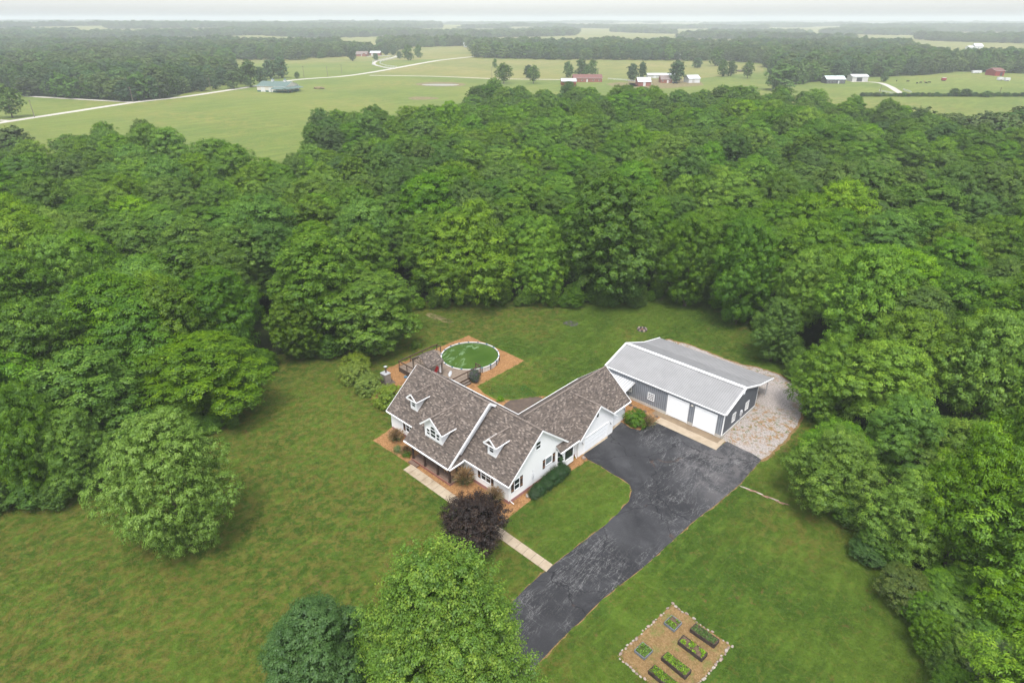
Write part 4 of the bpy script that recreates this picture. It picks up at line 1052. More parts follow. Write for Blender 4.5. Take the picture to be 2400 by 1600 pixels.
m = MB(); m.poly([(*HP(*p), .016) for p in ((30.2, 5.7), (32.3, 5.6), (33.0, 7.9), (30.3, 7.6))][::1], 'stone_slab'); tag(m.build('concrete_pad'), kind='structure')
o_ = bpy.data.objects['concrete_pad'].data
if o_.polygons[0].normal.z < 0: o_.flip_normals()
m = MB(); m.tube([(0, 0, 0), (0, 0, .1)], .3, 'pool_blue', 14); o = m.build('blue_lid'); o.location = (*G(951, 884)[:2], .02); tag(o, 'small flat blue lid lying on the chips beside the deck skirt', 'lid')
# fire ring
fr_ = empty('fire_ring', (*G(1505, 773)[:2], 0), 0, 'small round stone fire ring on the back lawn near the woods', 'fire pit')
m = MB()
for k in range(14):
    a = 2 * math.pi * k / 14; c, s_ = math.cos(a) * .75, math.sin(a) * .75
    Mx = Matrix.Translation((c, s_, .1)) @ Matrix.Rotation(a, 4, 'Z'); m.box((-.12, -.17, -.1), (.12, .15, .12 + .04 * (k % 3)), 'stone' if k % 2 else 'ash', Mx)
m.build('stone_ring', fr_)
m = MB(); m.tube([(0, 0, .01), (0, 0, .05)], .6, 'ash', 14)
for k in range(5): a = k * 1.3; m.tube([(.4 * math.cos(a), .4 * math.sin(a), .08), (-.3 * math.cos(a + .4), -.3 * math.sin(a + .4), .16)], .05, 'rust', 6)
m.build('ashes', fr_)
# stepping stones
for i, (u, v) in enumerate([(1478, 949.5), (1488, 955), (1500, 960), (1511, 964), (1538, 976.5)]):
    m = MB(); n_ = 9; m.poly([(math.cos(t * 2 * math.pi / n_) * .32 * random.uniform(.8, 1.2), math.sin(t * 2 * math.pi / n_) * .28 * random.uniform(.8, 1.2), .05) for t in range(n_)], 'stone_slab')
    b_ = MB(); b_.tube([(0, 0, 0), (0, 0, .05)], [.3, .27], 'stone_slab', 9); o = b_.build('stepping_stone'); o.location = (*G(u, v)[:2], .02)
    tag(o, '%s stepping stone from the house in the chip bed along the workshop wall' % ['first', 'second', 'third', 'fourth', 'fifth'][i], 'stepping stone', 'stepping stones by the workshop')
# rocks in the beds
def rock(name, loc, size, mat, label, cat='rock', group=None, seed=0):
    rnd = random.Random(seed); bm = bmesh.new(); bmesh.ops.create_icosphere(bm, subdivisions=2, radius=1)
    off = Vector((rnd.random() * 9, rnd.random() * 9, 0))
    for v in bm.verts:
        n = mnoise.noise(v.co * 1.3 + off); v.co *= 1 + .35 * n
        v.co.x *= size[0] / 2; v.co.y *= size[1] / 2; v.co.z = max(-.02, v.co.z * size[2] / 2 + size[2] * .35)
    me = bpy.data.meshes.new(name); bm.to_mesh(me); bm.free(); me.materials.append(M[mat])
    o = bpy.data.objects.new(name, me); col.objects.link(o); o.location = loc; o.rotation_euler = (0, 0, rnd.random() * 6); return tag(o, label, cat, group)
rock('rock', G(1236.5, 1163), (.6, .5, .35), 'pale_stone', 'large pale rock in the chip bed below the near window of the house', seed=1)
rock('rock', G(1282, 1129.5), (.45, .4, .3), 'stone', 'grey rock at the foot of the dark evergreen shrubs by the gable wall', seed=2)
rock('rock', G(1368, 1074), (.6, .5, .35), 'stone', 'brown rock at the driveway corner below the garage wall', seed=3)
# line of flat stones on the right lawn
for i in range(9):
    t = i / 8; p = G(1746 + 92 * t, 1143 + 37 * t + 1.5 * math.sin(i * 2)); rnd = random.Random(i)
    o = rock('edging_stone', p, (.85 + rnd.random() * .5, .22, .08), 'curb_stone' if i % 3 else 'pale_stone', '%s flat stone from the driveway in the short line across the right lawn' % ['first', 'second', 'third', 'fourth', 'fifth', 'sixth', 'seventh', 'eighth', 'ninth'][i], 'stone', 'line of stones on the lawn', 30 + i)
    d = G(1838, 1180) - G(1746, 1143); o.rotation_euler = (0, 0, math.atan2(d.y, d.x) + rnd.uniform(-.15, .15))
# garden plot stones
def nth(k): return str(k) + ('th' if 10 <= k % 100 <= 20 else {1: 'st', 2: 'nd', 3: 'rd'}.get(k % 10, 'th'))
protos = []
for s in range(6):
    r0 = rock('garden_stone', (0, 0, 0), (.42, .3, .2), 'pale_stone' if s % 2 else 'stone', None, None, None, 60 + s); protos.append(r0)
k = 0; first = [True] * 6
GC = [Vector(p) for p in gp_]
for i in range(4):
    a, b = GC[i], GC[(i + 1) % 4]; L = (b - a).length; n = int(L / .36); ang = math.atan2((b - a).y, (b - a).x)
    for j in range(n):
        p = a.lerp(b, j / n); u_, v_ = pix(p.x, p.y, 0)
        if v_ > 1620: continue
        if random.random() < .12: continue
        s = k % 6; o = protos[s] if first[s] else protos[s].copy()
        if not first[s]: col.objects.link(o)
        first[s] = False; k += 1
        nn = Vector((-(b - a).y, (b - a).x)).normalized() * random.uniform(-.1, .1)
        o.location = (p.x + nn.x, p.y + nn.y, 0); o.rotation_euler = (0, 0, ang + random.uniform(-.3, .3)); sc = random.uniform(.45, .95); o.scale = (sc * random.uniform(.8, 1.3), sc, sc)
        side = ['upper right', 'lower right', 'lower left', 'upper left'][i]
        tag(o, '%s small stone from the %s corner along the %s edge of the garden plot' % (nth(j + 1), ['top', 'right', 'bottom', 'left'][i], side), 'stone', 'stones edging the %s side of the garden plot' % side)
print('garden stones', k)

# ================================================================== VEGETATION
def leaf_mesh(name, C, N, T, Lx, Wx, tone, mat, bend=.15):
    """C centres, N normals, T tangents (n,3) -> one mesh of leaf-shaped quads"""
    N = N / (np.linalg.norm(N, axis=1, keepdims=True) + 1e-9)
    T = T - N * np.sum(T * N, axis=1, keepdims=True); T = T / (np.linalg.norm(T, axis=1, keepdims=True) + 1e-9)
    B = np.cross(N, T); Lh = (Lx / 2)[:, None]; Wh = (Wx / 2)[:, None]
    v = np.stack([C - T * Lh, C - B * Wh + T * Lh * .1 + N * Lh * bend, C + T * Lh, C + B * Wh + T * Lh * .1 + N * Lh * bend], axis=1).reshape(-1, 3)
    n = len(C); me = bpy.data.meshes.new(name)
    me.vertices.add(4 * n); me.vertices.foreach_set('co', v.astype(np.float32).ravel())
    me.loops.add(4 * n); me.loops.foreach_set('vertex_index', np.arange(4 * n, dtype=np.int32))
    me.polygons.add(n); me.polygons.foreach_set('loop_start', np.arange(0, 4 * n, 4, dtype=np.int32)); me.polygons.foreach_set('loop_total', np.full(n, 4, dtype=np.int32))
    at = me.attributes.new('tone', 'FLOAT', 'FACE'); at.data.foreach_set('value', tone.astype(np.float32))
    me.materials.append(M[mat]); me.update(calc_edges=True); me.validate()
    return me
def rdir(rs, n):
    d = rs.normal(size=(n, 3)); return d / np.linalg.norm(d, axis=1, keepdims=True)
def crown(name, seed, H, R, cb, mat, nl=12, ntuft=260, nleaf=40, leaf=.42, asp=.42, tr=.75, top=.55, droop=.3, lobe=.42, flat=.8, ragged_=.5, fill=.14, light=.0, leaders=2, lr=(.15, .5), lh=.18, body=.97):
    """tree crown: lobes around a stem, tufts on the lobes, leaves in the tufts. H, R, cb: height, radius, crown bottom"""
    rs = np.random.RandomState(seed)
    Ht = H; H = cb + (H - cb) * body; hc = H - cb; lobes = []
    for i in range(nl):
        t = (i + .5) / nl * .92 + .04; a = i * 2.39996 + rs.uniform(-.4, .4)
        prof = math.sin(math.pi * min(1, max(0, t)) ** (math.log(.5) / math.log(max(.2, 1 - top)))) ** .65
        rl = R * lobe * rs.uniform(.8, 1.2) * (.62 + .38 * prof)
        rr = max(0, R * prof * rs.uniform(.82, 1.08) - rl)
        z = cb + hc * t; z = min(z, H - rl * flat); z = max(z, cb + rl * flat * .6)
        lobes.append((rr * math.cos(a), rr * math.sin(a), z, rl))
    lobes.append((0, 0, H * .97 - R * lobe * flat * 1.0, R * lobe)); lobes.append((0, 0, cb + hc * .5, R * .5))
    for k in range(leaders):
        a = k * 2.2 + rs.uniform(0, 1.5); rr = R * rs.uniform(*lr); ht = Ht * (1.0 - lh * (rr / R)) * rs.uniform(.93, 1.04); r1 = R * lobe * rs.uniform(.55, .8)
        for j in range(3):
            q = 1 + .25 * j; lobes.append((rr * (1 - .12 * j) * math.cos(a), rr * (1 - .12 * j) * math.sin(a), ht - r1 * flat * (.9 + 1.1 * j), r1 * q * .85))
    lobes = np.array(lobes)
    area = lobes[:, 3] ** 2; cnt = np.maximum(6, (ntuft * 2.2 * area / area.sum())).astype(int)
    TC, TD = [], []
    for (x, y, z, rl), n in zip(lobes, cnt):
        d = rdir(rs, n); d[:, 2] += .25; d /= np.linalg.norm(d, axis=1, keepdims=True)
        p = np.array([x, y, z]) + d * rl * np.array([1, 1, flat]) * rs.uniform(.88, 1.0 + ragged_ * .5, (n, 1))
        TC.append(p); TD.append(d)
    TC = np.concatenate(TC); TD = np.concatenate(TD)
    keep = np.ones(len(TC), bool)
    for x, y, z, rl in lobes:
        q = (TC - np.array([x, y, z])) / np.array([1, 1, flat]); keep &= np.linalg.norm(q, axis=1) > rl * .80
    keep &= TC[:, 2] > cb * .8
    TC, TD = TC[keep], TD[keep]; nt = len(TC)
    trd = tr * rs.uniform(.6, 1.25, nt); ttone = rs.uniform(.15, .75, nt) + light
    per = np.maximum(6, (nleaf * (trd / tr) ** 2)).astype(int)
    idx = np.repeat(np.arange(nt), per); n = len(idx)
    d = rdir(rs, n) + TD[idx] * .75; d[:, 2] += .35; d /= np.linalg.norm(d, axis=1, keepdims=True)
    C = TC[idx] + d * (trd[idx] * rs.uniform(.45, 1.05, n))[:, None] * np.array([1, 1, .75])
    C += TD[idx] * (trd[idx] * rs.uniform(0, 1, n) ** 2 * ragged_ * 1.6)[:, None]
    N = d * 1.1 + TD[idx] * .35 + np.array([0, 0, .5]) + rdir(rs, n) * .26
    T = d * np.array([1, 1, .2]) + rdir(rs, n) * .6 - np.array([0, 0, droop])
    sz = leaf * rs.uniform(.65, 1.3, n)
    tone = np.clip(ttone[idx] * .8 + rs.uniform(-.12, .25, n), 0, 1)
    # sparse leaves inside, so the crown is not hollow
    nf = int(n * fill); li = rs.randint(0, len(lobes), nf); dd = rdir(rs, nf)
    Cf = lobes[li, :3] + dd * (lobes[li, 3] * rs.uniform(.35, .85, nf))[:, None] * np.array([1, 1, flat])
    C = np.concatenate([C, Cf]); N = np.concatenate([N, rdir(rs, nf) + np.array([0, 0, .6])]); T = np.concatenate([T, rdir(rs, nf)])
    sz = np.concatenate([sz, leaf * 1.5 * rs.uniform(.8, 1.3, nf)]); tone = np.concatenate([tone, rs.uniform(.1, .6, nf)])
    return leaf_mesh(name, C, N, T, sz, sz * asp, tone, mat), lobes
def trunk_mesh(name, seed, H, cb, r, lobes, mat='bark'):
    rnd = random.Random(seed); m = MB()
    pts = [(0, 0, -.2)]
    for i in range(1, 6): t = i / 5; pts.append((rnd.uniform(-.25, .25) * t, rnd.uniform(-.25, .25) * t, (H * .72) * t))
    m.tube(pts, [r * 1.35] + [r * (1 - .75 * i / 5) for i in range(1, 6)], mat, 7)
    for k, (x, y, z, rl) in enumerate(lobes[:9]):
        z0 = max(cb * .55, min(H * .65, z - rl - 1.2)); t = z0 / (H * .72); f = min(4, int(t * 5)); base = Vector(pts[f]).lerp(Vector(pts[f + 1]), t * 5 - f)
        mid = base.lerp(Vector((x, y, z)), .5) - Vector((0, 0, .15 * rl)); m.tube([base, mid, (x, y, z + rl * .3)], [r * .45, r * .3, r * .08], mat, 5, False)
    me_o = m.build(name, None, True); me = me_o.data; bpy.data.objects.remove(me_o); return me

class TreeKind:
    def __init__(s, key, H, R, cb, **kw):
        s.key = key; s.H = H; s.R = R
        s.cm, lob = crown('crown', kw.pop('seed'), H, R, cb, **kw); s.tm = trunk_mesh('trunk', hash(key) % 99 if False else len(key), H, cb, .018 * H, lob)
        s.proto = None
TK = {}
def kind(key, *a, **kw): TK[key] = TreeKind(key, *a, **kw)
kind('woodA', 16.0, 5.4, 3.0, seed=1, mat='leaf_wood', nl=17, ntuft=560, nleaf=60, leaf=.27, asp=.40, tr=.62, droop=.35, lobe=.36, flat=.95)
kind('woodB', 16.0, 5.2, 3.0, seed=2, mat='leaf_wood', nl=15, ntuft=540, nleaf=60, leaf=.27, asp=.42, tr=.64, droop=.25, lobe=.39, top=.62, flat=.95)
kind('woodC', 16.0, 5.8, 3.0, seed=3, mat='leaf_light', nl=20, ntuft=600, nleaf=60, leaf=.27, asp=.38, tr=.62, droop=.4, lobe=.33, flat=.95)
kind('oakA', 16.0, 5.6, 3.0, seed=4, mat='leaf_oak', nl=19, ntuft=600, nleaf=54, leaf=.25, asp=.6, tr=.52, droop=.1, lobe=.31, flat=1.0)
kind('oakB', 16.0, 4.8, 2.5, seed=5, mat='leaf_oak', nl=15, ntuft=520, nleaf=54, leaf=.25, asp=.55, tr=.58, droop=.15, lobe=.36, top=.68, flat=1.0)
kind('greyA', 16.0, 5.2, 2.5, seed=6, mat='leaf_grey', nl=16, ntuft=520, nleaf=54, leaf=.24, asp=.5, tr=.56, droop=.3, lobe=.34, flat=.95)
kind('paleA', 15.5, 6.4, .8, seed=7, mat='leaf_pale', nl=30, ntuft=1500, nleaf=44, leaf=.20, asp=.45, tr=.42, droop=1.1, lobe=.28, top=.52, flat=1.15, ragged_=.4)
kind('edge', 16.0, 5.6, .6, seed=8, mat='leaf_wood', nl=22, ntuft=820, nleaf=56, leaf=.25, asp=.4, tr=.58, droop=.4, lobe=.30, top=.5, flat=1.1)
kind('edge_light', 16.0, 5.6, .9, seed=9, mat='leaf_light', nl=24, ntuft=860, nleaf=56, leaf=.25, asp=.38, tr=.56, droop=.45, lobe=.28, top=.58, flat=1.15, leaders=7, lr=(.1, .75), lh=.35, body=.85)
kind('edge_oak', 16.0, 5.6, .8, seed=10, mat='leaf_oak', nl=25, ntuft=920, nleaf=52, leaf=.24, asp=.6, tr=.50, droop=.2, lobe=.28, top=.52, flat=1.1)
kind('maple', 16.0, 6.0, .6, seed=11, mat='leaf_maple', nl=30, ntuft=3000, nleaf=56, leaf=.14, asp=.62, tr=.36, droop=.2, lobe=.18, top=.72, flat=1.6, ragged_=1.2, fill=.06, leaders=16, lr=(.05, .9), lh=.55, body=.62)
kind('maple2', 11.0, 4.0, 1.5, seed=12, mat='leaf_light', nl=18, ntuft=1000, nleaf=40, leaf=.17, asp=.55, tr=.36, droop=.2, lobe=.28, flat=1.2, fill=.12)
kind('blugreen', 11.4, 3.9, .4, seed=13, mat='leaf_bluegreen', nl=24, ntuft=1900, nleaf=44, leaf=.15, asp=.5, tr=.32, droop=.3, lobe=.36, top=.5, flat=1.15)
kind('purple', 6.9, 3.4, .5, seed=14, mat='leaf_purple', nl=24, ntuft=1100, nleaf=36, leaf=.15, asp=.55, tr=.30, droop=.3, lobe=.27, top=.45, flat=.95, ragged_=1.1, fill=.06, leaders=6, lr=(.3, .9), lh=.4, body=.92)
kind('cream', 8.0, 2.9, .8, seed=15, mat='leaf_cream', nl=14, ntuft=700, nleaf=38, leaf=.18, asp=.4, tr=.36, droop=.2, lobe=.34)
kind('brownish', 5.4, 2.6, .2, seed=16, mat='leaf_brownish', nl=12, ntuft=600, nleaf=38, leaf=.17, asp=.4, tr=.34, droop=.2, lobe=.36)
kind('farA', 15.0, 6.5, 1.5, seed=17, mat='leaf_far_oak', nl=11, ntuft=120, nleaf=20, leaf=.8, asp=.75, tr=1.0, droop=.1, lobe=.42, fill=.3)
kind('farB', 15.0, 5.6, 1.2, seed=18, mat='leaf_far_green', nl=9, ntuft=110, nleaf=20, leaf=.8, asp=.75, tr=1.0, droop=.1, lobe=.44, fill=.3, top=.6)
kind('farC', 15.0, 6.0, 1.2, seed=19, mat='leaf_far_grey', nl=12, ntuft=120, nleaf=20, leaf=.8, asp=.75, tr=1.0, droop=.1, lobe=.38, fill=.3)
kind('farL', 15.0, 6.0, 2.5, seed=20, mat='leaf_oak', nl=12, ntuft=200, nleaf=14, leaf=.7, asp=.6, tr=.8, droop=.1, lobe=.36, fill=.2)
def tree(key, name, x, y, H=None, Rw=None, rz=None, label=None, cat='tree', group=None, z=0.0, lean=0):
    k = TK[key]; sz = (H or k.H) / k.H; sx = (Rw or k.R) / k.R
    root = empty(name, (x, y, z), 0, label, cat, group)
    root.rotation_euler = (lean, 0, random.uniform(0, 6.28) if rz is None else rz); root.scale = (sx, sx, sz)
    for nm, me in (('trunk', k.tm), ('crown', k.cm)):
        o = bpy.data.objects.new(nm, me); col.objects.link(o); o.parent = root
        if nm == 'crown' and k.proto is None: k.proto = o
    return root
def solve_h(ub, vb, vt):
    g = G(ub, vb); lo, hi = 0.0, 40.0
    for _ in range(30):
        mm = (lo + hi) / 2
        if pix(g.x, g.y, mm)[1] > vt: lo = mm
        else: hi = mm
    return g, lo
def solve_crown(uc, vb, vt, wpx):
    """stem foot row vb, crown top vt, crown centre column uc and width wpx in the photo -> position, height, radius"""
    y = G(1200, vb).y; lo, hi = 1.0, 40.0
    for _ in range(30):
        H = (lo + hi) / 2; zc, hz = H * .53, H * .47; f = y * CP + (CH - zc) * SP; Rw = wpx * f / F / 2
        d = math.hypot(y, CH - zc); sd_, cd_ = (CH - zc) / d, y / d
        ext = math.hypot(Rw * sd_, hz * cd_); top = pix(0, y + ext * sd_, zc + ext * cd_)[1]; bot = pix(0, y - ext * sd_, zc - ext * cd_)[1]
        if top > vt: lo = H
        else: hi = H
    return Vector(((uc - 1200) * f / F, y, 0)), H, Rw, bot
HERO = [
 ('paleA', 'willowy_tree', 387, 1278, 942, 325, 'pale silvery green drooping tree standing alone at the left of the lawn', None),
 ('edge', 'broadleaf_tree', 462, 968, 757, 330, 'broad bright green tree at the wood edge directly behind the pale tree', None),
 ('edge', 'broadleaf_tree', 60, 1165, 885, 190, 'leafy tree at the left picture edge beside the lower lawn', None),
 ('edge', 'broadleaf_tree', 165, 1150, 950, 170, 'lower green tree between the left picture edge and the pale tree', None),
 ('edge', 'broadleaf_tree', 215, 1000, 855, 170, 'small tree with light green leaves behind and left of the pale tree', None),
 ('woodC', 'broadleaf_tree', 372, 860, 625, 190, 'tall green tree left of the pair behind the bright wood edge tree', None),
 ('edge', 'broadleaf_tree', 512, 850, 615, 210, 'tall green tree right of the pair behind the bright wood edge tree', None),
 ('edge_oak', 'oak_tree', 740, 800, 530, 250, 'tall dark tree left of the pool, the back one of two', None),
 ('edge_oak', 'oak_tree', 868, 812, 622, 250, 'dark full tree left of the pool, the front one nearest the deck', None),
 ('edge_oak', 'oak_tree', 695, 835, 665, 150, 'lower dark tree at the wood edge left of the two tall ones by the pool', None),
 ('edge_light', 'broadleaf_tree', 1105, 706, 447, 235, 'tall yellow green tree straight behind the pool at the wood edge', None),
 ('edge_light', 'broadleaf_tree', 1268, 704, 490, 150, 'narrow light green tree between the yellow green tree and the big oak', None),
 ('edge_oak', 'oak_tree', 1430, 706, 392, 255, 'biggest oak of the wood edge behind the back lawn', None),
 ('woodB', 'broadleaf_tree', 995, 600, 415, 150, 'rounded bright tree rising behind and left of the yellow green tree', None),
 ('edge', 'broadleaf_tree', 1620, 716, 490, 150, 'green tree at the wood edge right of the big oak and the path gap', None),
 ('edge', 'broadleaf_tree', 1745, 758, 500, 165, 'tall green tree at the wood edge above the workshop lean-to', None),
 ('edge', 'broadleaf_tree', 1822, 845, 690, 120, 'low tree overhanging the lawn behind the gravel yard', None),
 ('edge_light', 'broadleaf_tree', 1945, 975, 765, 180, 'light green tree leaning over the right end of the gravel yard', None),
 ('edge_light', 'broadleaf_tree', 1965, 1195, 975, 220, 'wide light green tree right of the driveway beside the line of stones', None),
 ('edge_light', 'broadleaf_tree', 2290, 1330, 965, 240, 'large yellow green tree at the right picture edge', None),
 ('edge_light', 'broadleaf_tree', 2140, 1300, 1080, 200, 'green tree between the one by the stones and the right picture edge', None),
 ('blugreen', 'small_tree', 2040, 1312, 1250, 90, 'small blue green tree at the foot of the right wood edge', None),
 ('brownish', 'small_tree', 2125, 1415, 1312, 140, 'brownish green bushy tree at the right wood edge', None),
 ('edge', 'small_tree', 2190, 1530, 1420, 100, 'small dark green tree below the brownish bushy tree', None),
 ('maple', 'small_tree', 2262, 1570, 1440, 150, 'bright yellow green young tree near the lower right corner', None),
 ('cream', 'flowering_tree', 2355, 1650, 1490, 140, 'tree with cream blossom in the lower right corner', None),
 ('edge_oak', 'broadleaf_tree', 2300, 1450, 1300, 240, 'bluish dark tree above the yellow green young tree at the right', None),
 ('edge_light', 'broadleaf_tree', 2400, 1260, 900, 200, 'light green tree cut by the right picture edge beside the large one', None),
 ('edge', 'small_tree', 2215, 1490, 1370, 150, 'mid green tree between the brownish bushy tree and the corner', None),
 ('edge', 'broadleaf_tree', 2395, 1530, 1320, 230, 'dark green tree at the right edge above the cream blossom', None),
 ('maple2', 'small_tree', 2240, 1650, 1545, 110, 'pale small tree at the bottom edge left of the cream blossom', None),
 ('blugreen', 'round_tree', 742, 1640, 1378, 262, 'dense blue green round tree at the bottom left of the bright maple', None),
 ('maple', 'maple_tree', 1032, 1680, 1185, 490, 'big bright green maple in the foreground beside the driveway', None),
 ('maple2', 'broadleaf_tree', 955, 1740, 1558, 170, 'lighter green tree top at the bottom edge in front of the maple', None),
 ('purple', 'purple_tree', 1112, 1282, 1142, 168, 'dark purple leaved tree over the footpath at the house corner', None),
]
hero_xy = []
for key, nm, ub, vb, vt, wpx, lab, g in HERO:
    p, H, Rw, bot = solve_crown(ub, vb, vt, wpx)
    print('hero', key, ub, vt, 'bottom', round(bot), 'H', round(H, 1), 'R', round(Rw, 1))
    tree(key, nm, p.x, p.y, H * .95, Rw * .93, label=lab); hero_xy.append((p.x, p.y, Rw * .85))

# isolated trees of the open country: (kind, u, v_base, v_top, width, label)
ISO = [
 ('farL', 30, 276, 200, 66, 'lone round tree beside the gravel track at the left picture edge'),
 ('farA', 375, 230, 160, 72, 'largest dark tree at the corner where the left wood meets the track'),
 ('farC', 445, 215, 178, 30, 'first small tree of the row right of the left wood corner'), ('farC', 475, 214, 182, 34, 'second small tree of the row right of the left wood corner'), ('farC', 505, 210, 180, 26, 'third small tree of the row beside the track'),
 ('farB', 548, 208, 166, 38, 'tree beside the track with a gap below its crown left of the green roofed barn'), ('farB', 588, 204, 143, 44, 'tall tree beside the track just left of the green roofed barn'),
 ('farC', 612, 195, 158, 30, 'lower dark tree left of the rounded tree behind the green roofed barn'), ('farA', 565, 198, 160, 34, 'bushy tree at the right end of the left wood behind the track'), ('farC', 525, 200, 160, 34, 'dark tree at the end of the left wood above the small row'),
 ('farC', 635, 185, 142, 40, 'rounded tree left of the tallest one behind the green roofed barn'), ('farC', 660, 183, 135, 38, 'tallest dark tree behind the green roofed barn'),
 ('farB', 697, 184, 169, 14, 'small round bush tree beside the track right of the green roofed barn'),
 ('farC', 826, 143, 113, 24, 'dark tree left of the brick farmhouse'), ('farC', 881, 142, 125, 16, 'small dark tree below the red barn with the white roof'), ('farC', 848, 122, 99, 17, 'dark tree behind the brick farmhouse'),
 ('farC', 936, 138, 121, 15, 'small dark tree right of the curving white fence'), ('farC', 922, 130, 105, 24, 'tree right of the white roofed red barn'), ('farC', 905, 130, 112, 18, 'small tree beside the white roofed red barn'), ('farB', 957, 142, 107, 27, 'left tree of the pair in the field right of the white fence'), ('farB', 981, 136, 107, 20, 'right tree of the pair in the field right of the white fence'),
 ('farB', 1160, 160, 139, 12, 'thin small tree in the middle of the field'), ('farL', 1181, 196, 149, 42, 'open crowned lone tree beside the lane across the field'),
 ('farC', 1238, 184, 153, 26, 'dark tree left of the pair beside the lane'), ('farL', 1250, 196, 154, 32, 'bare twigged grey tree in front of the dark tree beside the lane'),
 ('farB', 1331, 182, 146, 27, 'round tree left of the red metal building'), ('farB', 1362, 180, 140, 32, 'tall tree behind the maroon roofed house, left of two'), ('farB', 1387, 178, 142, 28, 'tall tree behind the maroon roofed house, right of two'), ('farB', 1373, 190, 157, 20, 'smaller tree in front of the maroon roofed house'),
 ('farC', 1481, 190, 150, 30, 'left tree of the pair behind the white roofed farm buildings'), ('farC', 1504, 188, 146, 22, 'right tree of the pair behind the white roofed farm buildings'),
 ('farC', 1585, 194, 143, 44, 'spreading dark tree between the farm buildings'), ('farC', 1634, 160, 136, 26, 'bushy tree at the far field edge behind the farm'), ('farB', 1676, 155, 113, 36, 'tall round tree at the far edge of the field'),
 ('farB', 1692, 180, 142, 28, 'left tree of the pair in the right part of the field'), ('farB', 1712, 179, 143, 24, 'right tree of the pair in the right part of the field'), ('farL', 1751, 184, 144, 32, 'ragged open tree beside the brush pile in the field'),
 ('farB', 1828, 212, 153, 76, 'big light green tree standing out from the wood right of the field'), ('farB', 2070, 192, 172, 20, 'small round tree right of the grey shed'),
 ('farB', 2235, 226, 208, 28, 'left bush in the long hedge on the right'), ('farB', 2262, 226, 209, 30, 'middle bush in the long hedge on the right'), ('farB', 2310, 228, 214, 24, 'right bush in the long hedge on the right'),
]
for key, ub, vb, vt, wpx, lab in ISO:
    p, H = solve_h(ub, vb, vt); f = p.y * CP + (CH - H * .55) * SP
    tree(key, 'field_tree', p.x, p.y, H, wpx * f / F / 2, label=lab, z=0)

def inside(x, y, poly):
    c = False; n = len(poly); j = n - 1
    for i in range(n):
        xi, yi = poly[i][0], poly[i][1]; xj, yj = poly[j][0], poly[j][1]
        if (yi > y) != (yj > y) and x < (xj - xi) * (y - yi) / (yj - yi) + xi: c = not c
        j = i
    return c
TOPS = [(-260, 345), (0, 312), (100, 305), (200, 300), (300, 297), (392, 300), (412, 330), (420, 372), (432, 405), (447, 372), (480, 335), (560, 338), (600, 352), (660, 352), (712, 345), (722, 298), (745, 272),
        (830, 250), (905, 256), (930, 275), (1000, 246), (1060, 232), (1130, 207), (1250, 200), (1400, 207), (1500, 222), (1620, 205), (1750, 218), (1900, 220), (2000, 232), (2120, 246), (2180, 262), (2260, 268), (2300, 288), (2400, 300), (2800, 320)]
wood = [tuple(G(u, v, 15.5)[:2]) for u, v in TOPS] + [(330, 20), (60, 15), (-60, 15), (-330, 20)]
def in_wood(x, y): return inside(x, y, wood) and not inside(x, y, clear_w)
rs = np.random.RandomState(5)
cand = []
sp_ = 8.7
for yy_ in np.arange(14, 420, sp_):
    for xx_ in np.arange(-330, 330, sp_):
        x = xx_ + rs.uniform(-.42, .42) * sp_ + (sp_ / 2 if int(yy_ / sp_) % 2 else 0); y = yy_ + rs.uniform(-.42, .42) * sp_
        if abs(x) > y * .95 + 25 or not in_wood(x, y): continue
        if any((x - a) ** 2 + (y - b) ** 2 < (r_ * .95) ** 2 for a, b, r_ in hero_xy): continue
        cand.append((x, y))
# keep a margin to the clearing so crowns only overhang it a little
def dist_poly(x, y, poly):
    d = 1e9
    for i in range(len(poly)):
        ax, ay = poly[i][:2]; bx, by = poly[(i + 1) % len(poly)][:2]; L2 = (bx - ax) ** 2 + (by - ay) ** 2 + 1e-9
        t = max(0, min(1, ((x - ax) * (bx - ax) + (y - ay) * (by - ay)) / L2)); d = min(d, math.hypot(x - ax - t * (bx - ax), y - ay - t * (by - ay)))
    return d
trees = []
for x, y in cand:
    dc = dist_poly(x, y, clear_w)
    if dc < 2.6: continue
    n1 = mnoise.noise(Vector((x / 38, y / 38, 2))); r0 = rs.rand()
    H = 15.0 + 4.0 * n1 * 1.6 + rs.uniform(-3.0, 3.0)
    if dc < 6: H *= .78
    if y < 60 and x > 0: H *= .86
    Rw = rs.uniform(4.9, 8.0) * (H / 16) ** .5
    t = mnoise.noise(Vector((x / 55, y / 55, 9))) + rs.uniform(-.35, .35)
    if x > 20 and y < 120: key = 'woodC' if r0 < .6 else 'woodA'
    elif t < -.25: key = 'oakA' if r0 < .6 else 'greyA'
    elif t < .05: key = 'woodB' if r0 < .6 else 'oakB'
    elif t < .3: key = 'woodA' if r0 < .7 else 'woodC'
    else: key = 'woodC' if r0 < .5 else 'woodB'
    u, v = pix(x, y, H * .7)
    if u < -150 or u > 2550 or v > 1800: continue
    trees.append((math.hypot(x, y), x, y, H, Rw, key))
trees.sort()
print('near wood trees', len(trees))
def zone(x, y):
    u, v = pix(x, y, 12)
    if u < 330 and v > 700: return 'left picture edge below the middle'
    if v > 560 and u < 660: return 'left wood beside the lawn'
    if v <= 560 and u < 660: return 'left wood towards the far field'
    if u < 980: return 'wood behind the dark trees left of the pool'
    if u < 1550: return 'wood behind the back lawn'
    if u < 1860: return 'wood behind the workshop'
    if v > 1150: return 'lower right corner wood'
    if v > 750: return 'right wood level with the gravel yard'
    return 'right wood above the gravel yard'
NIND = 235
